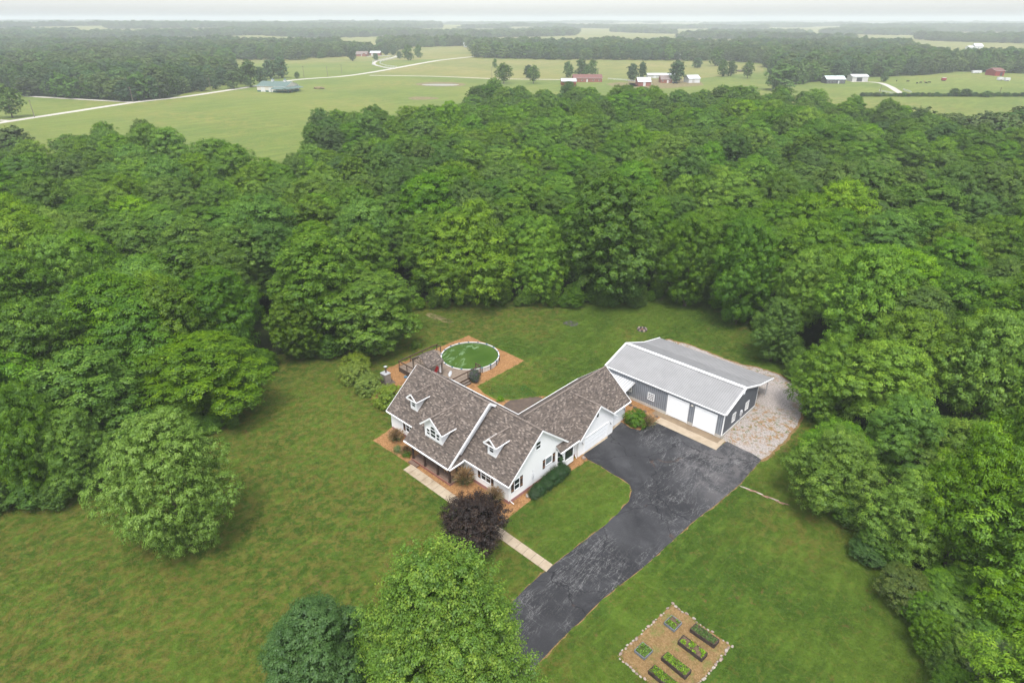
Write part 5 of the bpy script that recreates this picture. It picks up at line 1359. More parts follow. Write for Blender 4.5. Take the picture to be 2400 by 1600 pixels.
LAND = [(387, 1130, 'the pale drooping tree'), (462, 900, 'the bright wood edge tree'), (372, 740, 'the tall pair at the left'), (800, 680, 'the dark trees by the pool'), (1105, 590, 'the yellow green tree'), (1430, 560, 'the biggest oak'),
        (1680, 620, 'the trees above the lean-to'), (1945, 880, 'the tree over the gravel yard'), (1965, 1100, 'the wide tree by the stone line'), (2290, 1130, 'the large tree at the right edge'), (2125, 1370, 'the brownish bushy tree'),
        (60, 1020, 'the tree at the left edge'), (995, 500, 'the rounded bright tree behind the pool'), (860, 260, 'the field corner'), (200, 520, 'the left wood'), (2200, 620, 'the upper right wood')]
seen = {}
def relabel(key, x, y, H):
    u, v = pix(x, y, H * .6); lu, lv, ln = min(LAND, key=lambda l: (l[0] - u) ** 2 + (l[1] - v) ** 2)
    if v < lv - 25: dr = 'above' if abs(u - lu) < abs(v - lv) * .6 else ('up left of' if u < lu else 'up right of')
    elif v > lv + 25: dr = 'below' if abs(u - lu) < abs(v - lv) * .6 else ('down left of' if u < lu else 'down right of')
    else: dr = 'left of' if u < lu else 'right of'
    k_ = (key, dr, ln); seen[k_] = seen.get(k_, 0) + 1; r_ = ['nearest', 'second', 'third', 'fourth', 'fifth', 'sixth', 'seventh', 'eighth', 'ninth', 'tenth', 'eleventh', 'twelfth'][min(11, seen[k_] - 1)]
    return '%s tree, %s %s %s' % (adj[key], r_, dr, ln)
adj = {'woodA': 'mid green feathery', 'woodB': 'mid green rounded', 'woodC': 'light green feathery', 'oakA': 'olive green broad', 'oakB': 'olive green tall', 'greyA': 'dark bluish green'}
for d, x, y, H, Rw, key in trees[:NIND]:
    zn = zone(x, y); nm = adj[key]
    tree(key, 'woodland_tree', x, y, H, Rw, label=relabel(key, x, y, H), group='%s trees, %s' % (nm, zn))

# ---- masses of trees nobody could count: one object each, instancing the crowns above
def scatter(name, items, protos, label, cat):
    """items: (x, y, z, rot, sx, sz, idx)"""
    me = bpy.data.meshes.new(name); n = len(items); A = np.array(items, dtype=np.float64)
    me.vertices.add(n); me.vertices.foreach_set('co', A[:, :3].astype(np.float32).ravel())
    r_ = np.zeros((n, 3)); r_[:, 2] = A[:, 3]; s_ = np.stack([A[:, 4], A[:, 4], A[:, 5]], 1)
    for nm, dat in (('rot', r_), ('scl', s_)):
        a = me.attributes.new(nm, 'FLOAT_VECTOR', 'POINT'); a.data.foreach_set('vector', dat.astype(np.float32).ravel())
    a = me.attributes.new('idx', 'INT', 'POINT'); a.data.foreach_set('value', A[:, 6].astype(np.int32))
    o = bpy.data.objects.new(name, me); col.objects.link(o); tag(o, label, cat, None, 'stuff')
    ng = bpy.data.node_groups.new(name, 'GeometryNodeTree'); ng.interface.new_socket('Geometry', in_out='INPUT', socket_type='NodeSocketGeometry'); ng.interface.new_socket('Geometry', in_out='OUTPUT', socket_type='NodeSocketGeometry')
    gi = ng.nodes.new('NodeGroupInput'); go = ng.nodes.new('NodeGroupOutput'); ip = ng.nodes.new('GeometryNodeInstanceOnPoints'); jn = ng.nodes.new('GeometryNodeJoinGeometry')
    for p in reversed(protos):
        oi = ng.nodes.new('GeometryNodeObjectInfo'); oi.inputs['Object'].default_value = p; oi.inputs['As Instance'].default_value = True; oi.transform_space = 'ORIGINAL'
        ng.links.new(oi.outputs['Geometry'], jn.inputs[0])
    def attr(nm, t): a = ng.nodes.new('GeometryNodeInputNamedAttribute'); a.data_type = t; a.inputs['Name'].default_value = nm; return a.outputs['Attribute']
    ng.links.new(gi.outputs[0], ip.inputs['Points']); ng.links.new(jn.outputs[0], ip.inputs['Instance']); ip.inputs['Pick Instance'].default_value = True
    ng.links.new(attr('idx', 'INT'), ip.inputs['Instance Index']); ng.links.new(attr('scl', 'FLOAT_VECTOR'), ip.inputs['Scale'])
    e2r = ng.nodes.new('FunctionNodeEulerToRotation'); ng.links.new(attr('rot', 'FLOAT_VECTOR'), e2r.inputs[0]); ng.links.new(e2r.outputs[0], ip.inputs['Rotation'])
    ng.links.new(ip.outputs[0], go.inputs[0])
    md = o.modifiers.new('scatter', 'NODES'); md.node_group = ng
    return o
pk = ['woodA', 'woodB', 'woodC', 'oakA', 'oakB', 'greyA']
for k_ in pk:
    if TK[k_].proto is None:
        d, x, y, H, Rw, key = trees[NIND]; tree(k_, 'woodland_tree', x, y, H, Rw, label='%s tree in the dense %s' % (adj[k_], zone(x, y)), group='%s trees, %s' % (adj[k_], zone(x, y))); trees.pop(NIND)
items = [(x, y, 0, rs.uniform(0, 6.28), Rw / TK[key].R, H / TK[key].H, pk.index(key)) for d, x, y, H, Rw, key in trees[NIND:]]
scatter('woodland', items, [TK[k_].proto for k_ in pk], 'dense wood of green broadleaf trees filling the middle of the view', 'woodland')
# undergrowth hugging the wood edge
items = []
for i in range(len(clear_w)):
    a, b = Vector(clear_w[i]), Vector(clear_w[(i + 1) % len(clear_w)]); L = (b - a).length
    n_ = int(L / 1.5)
    for j in range(n_):
        p = a.lerp(b, (j + rs.rand()) / max(1, n_)); q = Vector((p.x, p.y))
        dn = Vector((-(b - a).y, (b - a).x)).normalized(); 
        if inside(q.x + dn.x, q.y + dn.y, clear_w): dn = -dn
        q += dn * rs.uniform(.8, 4.0)
        if abs(q.x) > q.y * .95 + 15 or q.y < 25 or not in_wood(q.x, q.y): continue
        s = rs.uniform(.13, .3); items.append((q.x, q.y, -.3, rs.uniform(0, 6.28), s * 1.3, s, rs.randint(0, 3)))
scatter('undergrowth', items, [TK[k_].proto for k_ in ('woodA', 'woodB', 'oakB')], 'tangled low undergrowth along the edge of the wood around the lawn', 'undergrowth')
# far woods
fk = ['farA', 'farB', 'farC']
items = []; y = 225.0
wood_px = wood
def blocked(x, y):
    if inside(x, y, f1_w): return True
    if any(inside(x, y, w_) for w_ in ff_w): return True
    return False
while y < 9000:
    if y < 900: s_ = 9.5; fx = 1.15
    elif y < 1500: s_ = 11.5; fx = 1.35
    elif y < 3000: s_ = 17; fx = 1.9
    else: s_ = 17 + (y - 3000) * .008; fx = s_ / 9
    hw = y * .93 + 20; x = -hw
    while x < hw:
        px_, py_ = x + rs.uniform(-.45, .45) * s_, y + rs.uniform(-.45, .45) * s_
        x += s_
        if py_ < 520 and inside(px_, py_, wood): continue
        if blocked(px_, py_): continue
        if py_ < 330 and abs(px_) < 150: continue
        gap = mnoise.noise(Vector((px_ / 380, py_ / 650, 6)))
        if py_ > 1350 and gap > -.03: continue
        if y < 1500 and rs.rand() < .12: continue
        H = 13.0 + 5.5 * mnoise.noise(Vector((px_ / 70, py_ / 70, 1))) + rs.uniform(-3.5, 4.5)
        n2 = mnoise.noise(Vector((px_ / 120, py_ / 150, 3))) + rs.uniform(-.4, .4)
        items.append((px_, py_, hill(px_, py_) - .3, rs.uniform(0, 6.28), fx * rs.uniform(.65, 1.25) * (H / 14) ** .6, H / 15, 0 if n2 < -.05 else (1 if n2 < .3 else 2)))
    y += s_
print('far trees', len(items))
scatter('distant_woodland', items, [TK[k_].proto for k_ in fk], 'hazy distant woods stretching to the horizon beyond the fields', 'woodland')
# long hedge on the right
items = []
for k in range(150):
    t = k / 149; p = G(2020 + 420 * t, 226.5 + rs.uniform(-.4, .4)); s = rs.uniform(.11, .2); items.append((p.x, p.y, -.2, rs.uniform(0, 6.28), s * 1.7, s, rs.randint(0, 3)))
scatter('hedgerow', items, [TK[k_].proto for k_ in fk], 'long low hedge across the pasture at the right', 'hedge')

# ---- grass tufts standing on the lawn
def np_inside(X, Y, poly):
    c = np.zeros(len(X), bool); j = len(poly) - 1
    for i in range(len(poly)):
        xi, yi = poly[i][:2]; xj, yj = poly[j][:2]
        c ^= ((yi > Y) != (yj > Y)) & (X < (xj - xi) * (Y - yi) / (yj - yi + 1e-12) + xi); j = i
    return c
rg = np.random.RandomState(77)
n0 = 170000; X = rg.uniform(-95, 70, n0); Y = rg.uniform(26, 125, n0)
ok = np_inside(X, Y, grow(clear_w, 2.0)) & (np.abs(X) < Y * .76 + 28)
U_ = (X - HX) * PU.x + (Y - HY) * PU.y; V_ = (X - HX) * PV.x + (Y - HY) * PV.y
S_ = (X - SX) * PU.x + (Y - SY) * PU.y; T_ = (X - SX) * PV.x + (Y - SY) * PV.y
for poly in (grow(dw, .12), grow(gw, .5), gp_, GP([(1098, 785.8), (1229.9, 845), (1118.3, 904.6), (1135, 922), (1200, 938), (1281, 927), (1250, 950), (1190, 985), (1060, 920), (960, 940), (868, 935), (908.9, 862)]),
             GP([(873.8, 1032), (905.7, 1012), (935, 985), (1090, 1060), (1190, 1160), (1366, 1062), (1380.5, 1077.5), (1330, 1108), (1191, 1214.6), (1162, 1240), (1074, 1166), (940, 1074)]), GP([(1451, 985), (1470, 935), (1500, 925), (1565, 968), (1560, 992), (1500, 1008)])):
    ok &= ~np_inside(X, Y, poly)
ok &= ~((U_ > -1) & (U_ < 21.5) & (V_ > -2.7) & (V_ < 11)) & ~((U_ > -.8) & (U_ < 8.6) & (V_ > 10) & (V_ < 23.2)) & ~((S_ > -.8) & (S_ < 18.6) & (T_ > -3) & (T_ < 14.5)) & ~((V_ > -4.5) & (V_ < -2.9) & (U_ < 13.6))
gt_items = [(x, y, .004, rg.uniform(0, 6.28), q, q * rg.uniform(.6, 1.3), 0) for x, y, q in zip(X[ok], Y[ok], rg.uniform(.6, 1.5, ok.sum()))]
ng_ = 22; aa = rg.uniform(0, 6.28, ng_); rr_ = .26 * rg.uniform(0, 1, ng_) ** .5
Cg = np.stack([rr_ * np.cos(aa), rr_ * np.sin(aa), rg.uniform(.010, .030, ng_)], 1); Tg = np.stack([np.cos(aa), np.sin(aa), np.ones(ng_) * .22], 1) + rdir(rg, ng_) * .25
gme = leaf_mesh('grass_tuft', Cg, np.array([0, 0, 1.0]) + rdir(rg, ng_) * .45, Tg, rg.uniform(.07, .13, ng_), rg.uniform(.03, .05, ng_), rg.uniform(0, 1, ng_), 'lawn_grass')
gto = bpy.data.objects.new('grass_tuft', gme); col.objects.link(gto); gto.location = (float(X[ok][0]), float(Y[ok][0]), .004); tag(gto, 'tuft of lawn grass', 'grass', None, 'stuff')
scatter('lawn_tufts', gt_items, [gto], 'short mown grass covering the yard around the house', 'grass')
print('tufts', len(gt_items))
# ---- shrubs near the house
def shrub(name, x, y, H, Rw, mat, label, seed, nt=220, leaf=.14, droop=.1, asp=.4, cat='shrub', group=None, top=.5, tr=.3, parts=None):
    root = empty(name, (x, y, 0), 0, label, cat, group)
    me, lob = crown('foliage', seed, H, Rw, .02, mat, nl=8, ntuft=nt, nleaf=40, leaf=leaf, asp=asp, tr=tr, droop=droop, lobe=.5, top=top, flat=.8, fill=.2)
    o = bpy.data.objects.new('foliage', me); col.objects.link(o); o.parent = root
    m = MB()
    for k in range(4): a = k * 1.6; m.tube([(0, 0, 0), (.3 * Rw * math.cos(a), .3 * Rw * math.sin(a), H * .6)], [.04, .01], 'bark', 5)
    s_ = m.build('stem', root); return root
for u, v, H, w_, sd_, lab in ((832, 892, 2.4, 78, 21, 'larger yellow green rounded shrub at the wood side of the boiler'), (868, 915, 2.2, 72, 22, 'yellow green rounded shrub overlapping the larger one beside the boiler'), (916, 945, 2.3, 78, 23, 'yellow green rounded shrub against the left end of the house')):
    p = G(u, v); f = p.y * CP + (CH - 1) * SP; shrub('rounded_shrub', p.x, p.y, H, w_ * f / F / 2, 'leaf_shrub', lab, sd_, 420, .15)
p = G(838, 865); shrub('rounded_shrub', p.x, p.y, 2.3, 2.2, 'leaf_shrub', 'yellow green rounded shrub furthest back in the group beside the boiler', 24, 420, .15)
# evergreen shrubs along the gable wall
for i, (q, H, Rw) in enumerate(((2.95, .7, .5), (3.9, .9, .7), (4.95, 1.1, .85), (6.1, 1.15, .85), (7.2, 1.2, .85), (8.1, 1.1, .7))):
    x, y = HP(-1.15, q); nm = ['lowest', 'second', 'third', 'fourth', 'fifth', 'farthest'][i]
    shrub('evergreen_shrub', x, y, H, Rw, 'leaf_evergreen', 'dark evergreen shrub along the white gable wall, %s from the near corner' % ('nearest and lowest' if i == 0 else nm), 40 + i, 200, .13, asp=.25, group='evergreen shrubs along the gable wall')
x, y = HP(-.75, 8.15); shrub('climbing_vine', x, y, 2.4, .28, 'leaf_evergreen', 'thin green vine climbing beside the bay window', 48, 60, .1, tr=.15)
def grass_clump(name, x, y, H, Rw, label, seed, mats=('leaf_grassblade', 'leaf_straw'), n=900, cat='ornamental grass'):
    rs2 = np.random.RandomState(seed); root = empty(name, (x, y, 0), 0, label, cat)
    for k, (mt, zz, nn, nmn) in enumerate(((mats[0], .62, n, 'blades'), (mats[1], 1.0, int(n * .8), 'plumes'))):
        a = rs2.uniform(0, 6.28, nn); sp = rs2.uniform(0, 1, nn) ** .7; t = rs2.uniform(.25, 1, nn)
        if k: t = rs2.uniform(.55, 1, nn)
        rr = Rw * sp * t ** 1.3; h = H * zz * t * (1 - .35 * sp ** 2)
        C = np.stack([rr * np.cos(a), rr * np.sin(a), h], 1)
        T = np.stack([np.cos(a) * sp * .8, np.sin(a) * sp * .8, np.ones(nn) * (1.1 - sp * t)], 1); N = np.cross(T, rdir(rs2, nn))
        L = rs2.uniform(.35, .6, nn) * H * .5; me = leaf_mesh(nmn, C, N, T, L, np.full(nn, .045 if k == 0 else .06), rs2.uniform(0, 1, nn), mt, .05)
        o = bpy.data.objects.new(nmn, me); col.objects.link(o); o.parent = root
    return root
p = HP(6.0, -1.15); grass_clump('ornamental_grass', *p, 2.3, 1.5, 'tall feathery grass clump with tan plumes beside the porch end', 1)
p = HP(1.3, -1.0); grass_clump('ornamental_grass', *p, 2.1, 1.25, 'tall feathery grass clump with tan plumes at the near house corner behind the purple tree', 2)
p = HP(18.6, -1.35); grass_clump('ornamental_grass', *p, 1.7, 1.15, 'rounded grass clump by the front wall left of the porch', 3)
p = HP(15.4, -2.3); grass_clump('ornamental_grass', *p, 1.3, .8, 'grass clump close to the left porch corner', 4)
p = G(933, 1057); shrub('small_plant', p.x, p.y, .6, .4, 'leaf_grassblade', 'small round plant in the chip bed left of the porch', 51, 60, .09, cat='plant')
p = G(953, 1068); shrub('small_plant', p.x, p.y, .5, .35, 'leaf_wood', 'second small plant in the chip bed nearest the porch step', 52, 60, .09, cat='plant')
p = G(1490, 993); shrub('leafy_shrub', p.x, p.y, 1.7, 1.6, 'leaf_wood', 'loose green shrub in the bed between the garages and the workshop', 53, 260, .16)
p = G(1516, 998); grass_clump('ornamental_grass', p.x, p.y, 1.6, 1.5, 'grass clump with pale stems beside the loose shrub near the workshop apron', 5)
p = HP(22.0, 15.8); shrub('flowering_vine', *p, 1.8, .6, 'leaf_purpleflower', 'purple flowering vine on the deck railing beside the steps', 54, 240, .1, cat='climber')
for i, (u, v) in enumerate(((1172, 939), (1300, 928))):
    p = G(u, v); shrub('small_plant', p.x, p.y, .4, .35, 'leaf_light', ['small green plant in the chips beside the dark patio', 'small green plant in the chips under the garage eave'][i], 56 + i, 40, .08, cat='plant')
p = G(975, 815); shrub('leafy_weed', p.x, p.y, .8, 1.0, 'leaf_light', 'light green weed growing on the lawn behind the deck railing', 58, 60, .16, cat='plant')

# ---- raised garden beds
def bed(pts, h, mat, label, lmat, seed, group):
    W4 = [G(u, v, h) for u, v in pts]; c = sum(W4, Vector()) / 4; root = empty('raised_bed', (c.x, c.y, 0), 0, label, 'raised bed', group)
    P = [Vector((w_.x - c.x, w_.y - c.y, 0)) for w_ in W4]; m = MB()
    for i in range(4):
        a, b = P[i], P[(i + 1) % 4]; m.beam((a.x, a.y, h / 2), (b.x, b.y, h / 2), .05, h, mat)
    m.build('frame', root)
    m = MB(); q = [(p.x * .97, p.y * .97, h - .06) for p in P]; n_ = (Vector(q[1]) - Vector(q[0])).cross(Vector(q[2]) - Vector(q[0])); m.poly(q if n_.z > 0 else q[::-1], 'leaf_soil'); m.build('soil', root)
    r2 = np.random.RandomState(seed); ar = (P[1] - P[0]).cross(P[2] - P[0]).length; n = int(ar * 300)
    s_, t_ = r2.rand(n), r2.rand(n); A = np.array([list(p) for p in P]) * .93
    C = (A[0] * (1 - s_)[:, None] + A[1] * s_[:, None]) * (1 - t_)[:, None] + (A[3] * (1 - s_)[:, None] + A[2] * s_[:, None]) * t_[:, None]
    dens = np.array([mnoise.noise(Vector((x * 1.6, y * 1.6, seed))) for x, y, _ in C]); kp = dens > (-.55 if seed % 2 else -.12); C = C[kp]; n = len(C); dens = dens[kp]
    C[:, 2] = h - .03 + r2.uniform(0, .1, n) + np.maximum(0, dens) * .12
    me = leaf_mesh('plants', C, rdir(r2, n) * .6 + np.array([0, 0, 1]), rdir(r2, n), r2.uniform(.08, .17, n), r2.uniform(.05, .09, n), r2.uniform(0, 1, n), lmat); o = bpy.data.objects.new('plants', me); col.objects.link(o); o.parent = root
ZB = lambda pts: [(1400 + x * .15306, 1400 + y * .15306) for x, y in pts]
bed(ZB([(1140, 262), (1295, 375), (1180, 497), (1022, 375)]), .28, 'planter_metal', 'square blue grey raised bed with bright green seedlings, upper of two', 'leaf_light', 2, 'square raised beds')
bed(ZB([(695, 672), (850, 800), (722, 922), (570, 800)]), .28, 'planter_metal', 'square blue grey raised bed with darker green plants, lower of two', 'leaf_wood', 1, 'square raised beds')
bed(ZB([(1505, 390), (1868, 640), (1790, 725), (1425, 475)]), .42, 'planter_wood', 'long dark raised bed nearest the upper right stone edge', 'leaf_grey', 3, 'long raised beds')
bed(ZB([(1320, 565), (1688, 845), (1605, 935), (1238, 660)]), .42, 'planter_wood', 'long dark raised bed with patchy green plants, second from the upper right', 'leaf_light', 4, 'long raised beds')
bed(ZB([(1075, 825), (1440, 1102), (1350, 1205), (985, 905)]), .42, 'planter_wood', 'long dark raised bed full of light green plants, third from the upper right', 'leaf_light', 5, 'long raised beds')
bed(ZB([(880, 1020), (1270, 1330), (1175, 1420), (785, 1110)]), .42, 'planter_wood', 'long dark raised bed at the bottom edge of the photo', 'leaf_wood', 7, 'long raised beds')

# ================================================================== FAR BUILDINGS AND FARM THINGS
def farhouse(name, u0, v0, u1, v1, depth, hw, rise, wall, roofm, label, cat, doors=(), wins=0, open_side=False, over=.4, flip=1):
    """gabled building whose front foot runs from pixel (u0,v0) to (u1,v1); depth away from the viewer"""
    a, b = G(u0, v0), G(u1, v1); L = (b - a).length; ang = math.atan2((b - a).y, (b - a).x)
    root = empty(name, (a.x, a.y, 0), ang, label, cat); m = MB(); D = depth
    m.poly([(0, 0, 0), (L, 0, 0), (L, 0, hw), (0, 0, hw)], wall); m.poly([(L, D, 0), (0, D, 0), (0, D, hw), (L, D, hw)], wall)
    for x in (0, L): m.poly([(x, 0, 0), (x, D, 0), (x, D, hw), (x, D / 2, hw + rise), (x, 0, hw)], wall)
    m.build('wall', root)
    r_ = MB(); idh = lambda p, q, z: (p, q, z); k = rise / (D / 2) * over
    slab(r_, [(-over, -over, hw - k + .15), (L + over, -over, hw - k + .15), (L + over, D / 2, hw + rise + .15), (-over, D / 2, hw + rise + .15)], .15, roofm, 'farm_white', hl=idh)
    slab(r_, [(-over, D + over, hw - k + .15), (L + over, D + over, hw - k + .15), (L + over, D / 2, hw + rise + .15), (-over, D / 2, hw + rise + .15)], .15, roofm, 'farm_white', hl=idh)
    r_.build('roof', root)
    for x0, x1, z1, mt in doors:
        d = MB(); d.box((x0 * L, -.06, 0.05), (x1 * L, .0, z1), mt); d.build('door', root)
    for i in range(wins):
        x = L * (i + .5) / wins
        if any(x0 * L - .8 < x < x1 * L + .8 for x0, x1, _, _ in doors): continue
        d = MB(); d.box((x - .6, -.05, 1.0), (x + .6, -.0, 2.1), 'farm_white'); wdw = d.build('window', root)
        d = MB(); d.box((x - .48, -.07, 1.1), (x + .48, -.052, 2.0), 'window_glass'); d.build('pane', wdw)
    return root, L
br_, L = farhouse('green_roof_barn', 603.7, 215.2, 672, 217.5, 16, 4.0, 2.8, 'cream_wall', 'green_roof', 'cream barn with a green metal roof and two cupolas in the big field', 'barn', [(.13, .27, 3.2, 'farm_white'), (.40, .52, 3.2, 'farm_white')], 0)
m = MB()
for a, b in ((0, .12), (.28, .39), (.53, 1)): m.box((a * L, -.04, 0), (b * L, 0, 1.1), 'green_panel')
m.box((L, 0, 0), (L + .04, 16, 1.1), 'green_panel'); m.build('wainscot', br_)
for x in (.35, .78):
    m = MB(); m.box((x * L - .8, 7.2, 6.6), (x * L + .8, 8.8, 8.0), 'farm_white'); m.poly([(x * L - 1, 7, 8), (x * L + 1, 7, 8), (x * L, 8, 9)], 'green_roof'); m.poly([(x * L + 1, 7, 8), (x * L + 1, 9, 8), (x * L, 8, 9)], 'green_roof'); m.poly([(x * L + 1, 9, 8), (x * L - 1, 9, 8), (x * L, 8, 9)], 'green_roof'); m.poly([(x * L - 1, 9, 8), (x * L - 1, 7, 8), (x * L, 8, 9)], 'green_roof'); m.build('cupola', br_)
m = MB(); idh = lambda p, q, z: (p, q, z)
slab(m, [(L * .6, -5, 2.6), (L + 5, -5, 2.6), (L + 5, -.1, 3.9), (L * .6, -.1, 3.9)], .12, 'green_roof', 'green_roof', hl=idh); slab(m, [(L + 5.2, -5, 2.7), (L + 5.2, 15, 2.7), (L + .1, 15, 3.8), (L + .1, -5, 3.8)], .12, 'green_roof', 'green_roof', hl=idh)
pr_ = m.build('porch_roof', br_)
for x, y in ((L * .62, -4.8), (L * .8, -4.8), (L, -4.8), (L + 4.8, -4.8), (L + 4.8, 0), (L + 4.8, 5), (L + 4.8, 10)):
    m = MB(); m.box((x - .12, y - .12, 0), (x + .12, y + .12, 2.65), 'green_panel'); m.build('porch_post', br_)
for k_, (u, v, mt, lb) in enumerate(((668, 216.8, 'farm_white', 'white crate under the porch of the green roofed barn'), (680, 217, 'car_dark', 'dark covered crate under the porch of the green roofed barn'))):
    p = G(u, v); m = MB(); m.box((-1.2, -.6, 0), (1.2, .6, 1.0), mt); m.box((-1.1, -.5, 1.0), (1.1, .5, 1.2), 'grey_wood'); o = m.build('storage_crate'); o.location = p; tag(o, lb, 'crate')
rb, L = farhouse('red_metal_barn', 1316, 201, 1350, 201, 11, 3.2, 1.7, 'barn_red', 'bright_roof', 'red metal barn with a white roof just beyond the near wood', 'barn', [(.55, .8, 2.8, 'car_dark')])
mh, L = farhouse('maroon_roof_house', 1344, 193, 1411, 193, 14, 3.2, 2.4, 'red_brick', 'maroon_roof', 'brick house with a maroon roof behind the red metal barn', 'house', [(.45, .5, 2.3, 'farm_white')], 5)
bh, L = farhouse('brick_farmhouse', 834, 132.5, 860, 132.5, 16, 3.2, 3.0, 'red_brick', 'brown_roof', 'brick farmhouse with a brown roof left of the curving white fence', 'house', [(.5, .62, 2.5, 'farm_white')], 4)
m = MB(); idh2 = idh
m.poly([(L * .6, -3, 0), (L * .95, -3, 0), (L * .95, -3, 3), (L * .775, -3, 4.6), (L * .6, -3, 3)], 'red_brick'); slab(m, [(L * .57, -3.4, 2.9), (L * .775, -3.4, 4.8), (L * .775, 5, 4.8), (L * .57, 5, 2.9)], .1, 'brown_roof', 'farm_white', hl=idh); slab(m, [(L * .98, -3.4, 2.9), (L * .775, -3.4, 4.8), (L * .775, 5, 4.8), (L * .98, 5, 2.9)], .1, 'brown_roof', 'farm_white', hl=idh); m.build('front_gable', bh)
farhouse('red_barn', 867.5, 131, 891, 131, 12, 3.6, 2.4, 'red_brick', 'bright_roof', 'red barn with a white roof right of the brick farmhouse', 'barn', [(.1, .3, 3, 'farm_white')])
wh, L = farhouse('white_farmhouse_far', 1087, 111.5, 1111, 111.5, 12, 5.5, 2.6, 'farm_white', 'light_grey', 'white two storey farmhouse at the far end of the field', 'house', [(.3, .36, 2.4, 'car_dark')], 5)
m = MB(); m.poly([(L * .5, -2, 0), (L * .85, -2, 0), (L * .85, -2, 7.5), (L * .675, -2, 11), (L * .5, -2, 7.5)], 'farm_white'); slab(m, [(L * .47, -2.4, 7.3), (L * .675, -2.4, 11.3), (L * .675, 6, 11.3), (L * .47, 6, 7.3)], .2, 'light_grey', 'farm_white', hl=idh); slab(m, [(L * .88, -2.4, 7.3), (L * .675, -2.4, 11.3), (L * .675, 6, 11.3), (L * .88, 6, 7.3)], .2, 'light_grey', 'farm_white', hl=idh); m.build('front_gable', wh)
wh.name = 'white_house'
farhouse('white_roof_barn', 1495, 202, 1525, 202, 12, 3.2, 2.8, 'red_brick', 'bright_roof', 'red barn with a steep white roof at the left of the farmyard', 'barn', [(.4, .6, 3, 'farm_white')])
farhouse('brick_cottage', 1549, 195, 1574, 195, 10, 3.0, 2.6, 'red_brick', 'brown_roof', 'small brick house in the middle of the farmyard', 'house', [(.55, .7, 2.3, 'farm_white')], 3)
farhouse('long_white_shed', 1518, 184, 1583, 184, 9, 2.8, 1.2, 'grey_wall', 'bright_roof', 'long white roofed shed behind the farmyard tree', 'shed', [(.2, .3, 2.6, 'farm_white')])
farhouse('white_barn', 1614, 195, 1640, 194.5, 10, 3.4, 2.4, 'farm_white', 'bright_roof', 'white barn with a white roof at the right of the farmyard', 'barn', [(.3, .5, 3, 'grey_wall')])
dh, L = farhouse('charcoal_house', 1936.6, 196.5, 1980, 196.5, 11, 3.4, 2.2, 'charcoal_wall', 'pale_green_roof', 'charcoal house with a pale green roof beside the white driveway', 'house', [(.62, .68, 2.3, 'farm_white')], 6)
farhouse('grey_shed', 1996.5, 191.5, 2033.5, 191.5, 10, 4.0, 1.4, 'grey_wall', 'light_grey', 'pale grey open shed right of the charcoal house', 'shed', [(.28, .62, 3.1, 'car_dark')])
farhouse('red_barn', 2331, 178.5, 2352, 178.5, 14, 4.4, 2.2, 'barn_red', 'maroon_roof', 'dark red barn near the right picture edge', 'barn', [(.55, .8, 3.2, 'car_dark')])
farhouse('white_long_shed', 1986, 134, 2018, 134, 16, 6.5, 1.6, 'grey_wall', 'farm_white', 'long white roofed shed among the far trees right of centre', 'shed', [(.3, .4, 3, 'farm_white')])
farhouse('white_house', 2284, 116, 2303, 116, 12, 5, 4, 'farm_white', 'light_grey', 'small white house in the far right field', 'house', [(.4, .5, 3, 'car_dark')], 3)
farhouse('white_shed', 2270, 117, 2281, 117, 10, 4, 2, 'farm_white', 'farm_white', 'small white shed left of the far right white house', 'shed', [(.4, .6, 3, 'grey_wall')])
farhouse('pale_shed', 230, 148, 250, 149, 14, 9, 2.5, 'grey_wall', 'farm_white', 'white roofed shed half hidden in the left wood', 'shed', [(.4, .6, 3, 'farm_white')])
farhouse('pale_shed', 1488, 137.5, 1506, 137.5, 10, 5, 2, 'farm_white', 'bright_roof', 'white shed at the far field edge among trees', 'shed', [(.4, .6, 3, 'grey_wall')])
farhouse('pale_shed', 1592, 140, 1604, 140, 9, 4.5, 2, 'grey_wall', 'light_grey', 'grey blue shed at the far field edge', 'shed', [(.4, .6, 3, 'farm_white')])
for u, v, w_, lb in ((2288, 172.5, 22, 'white trailer left of the dark red barn'), (2211, 190, 9, 'red and white wagon in the right pasture'), (2343, 189, 13, 'white horse trailer in the right pasture'), (2359, 190.5, 12, 'white camper beside the horse trailer')):
    p = G(u, v); f = p.y * CP + CH * SP; Lw = w_ * f / F; root = empty('farm_trailer', p, .1, lb, 'trailer')
    m = MB(); m.box((-Lw / 2, -1.1, .5), (Lw / 2, 1.1, 2.5), 'barn_red' if 'red and' in lb else 'farm_white'); m.box((-Lw / 2 + .2, -1.0, 2.5), (Lw / 2 - .2, 1.0, 2.7), 'farm_white'); m.build('body', root)
    for x in (-Lw * .15, Lw * .15): m = MB(); m.tube([(x, -1.15, .4), (x, 1.15, .4)], .4, 'black_plastic', 10); m.build('wheel', root)
# parked car in the farmyard
p = G(1582, 196.5); root = empty('parked_car', p, .2, 'dark car parked in the farmyard beside the brick cottage', 'car')
m = MB(); m.box((-2.2, -.9, .35), (2.2, .9, 1.0), 'car_dark'); pr = [(-1.5, 1.0), (-1.0, 1.5), (.9, 1.5), (1.5, 1.0)]
for s in (-.8, .8): m.poly([(x, s, z) for x, z in pr], 'window_glass')
for (x0, z0), (x1, z1) in zip(pr, pr[1:]): m.poly([(x0, -.8, z0), (x1, -.8, z1), (x1, .8, z1), (x0, .8, z0)], 'car_dark')
m.build('body', root)
for x in (-1.4, 1.4):
    for s in (-.9, .75): m = MB(); m.tube([(x, s, .33), (x, s + .15, .33)], .33, 'black_plastic', 10); m.build('wheel', root)
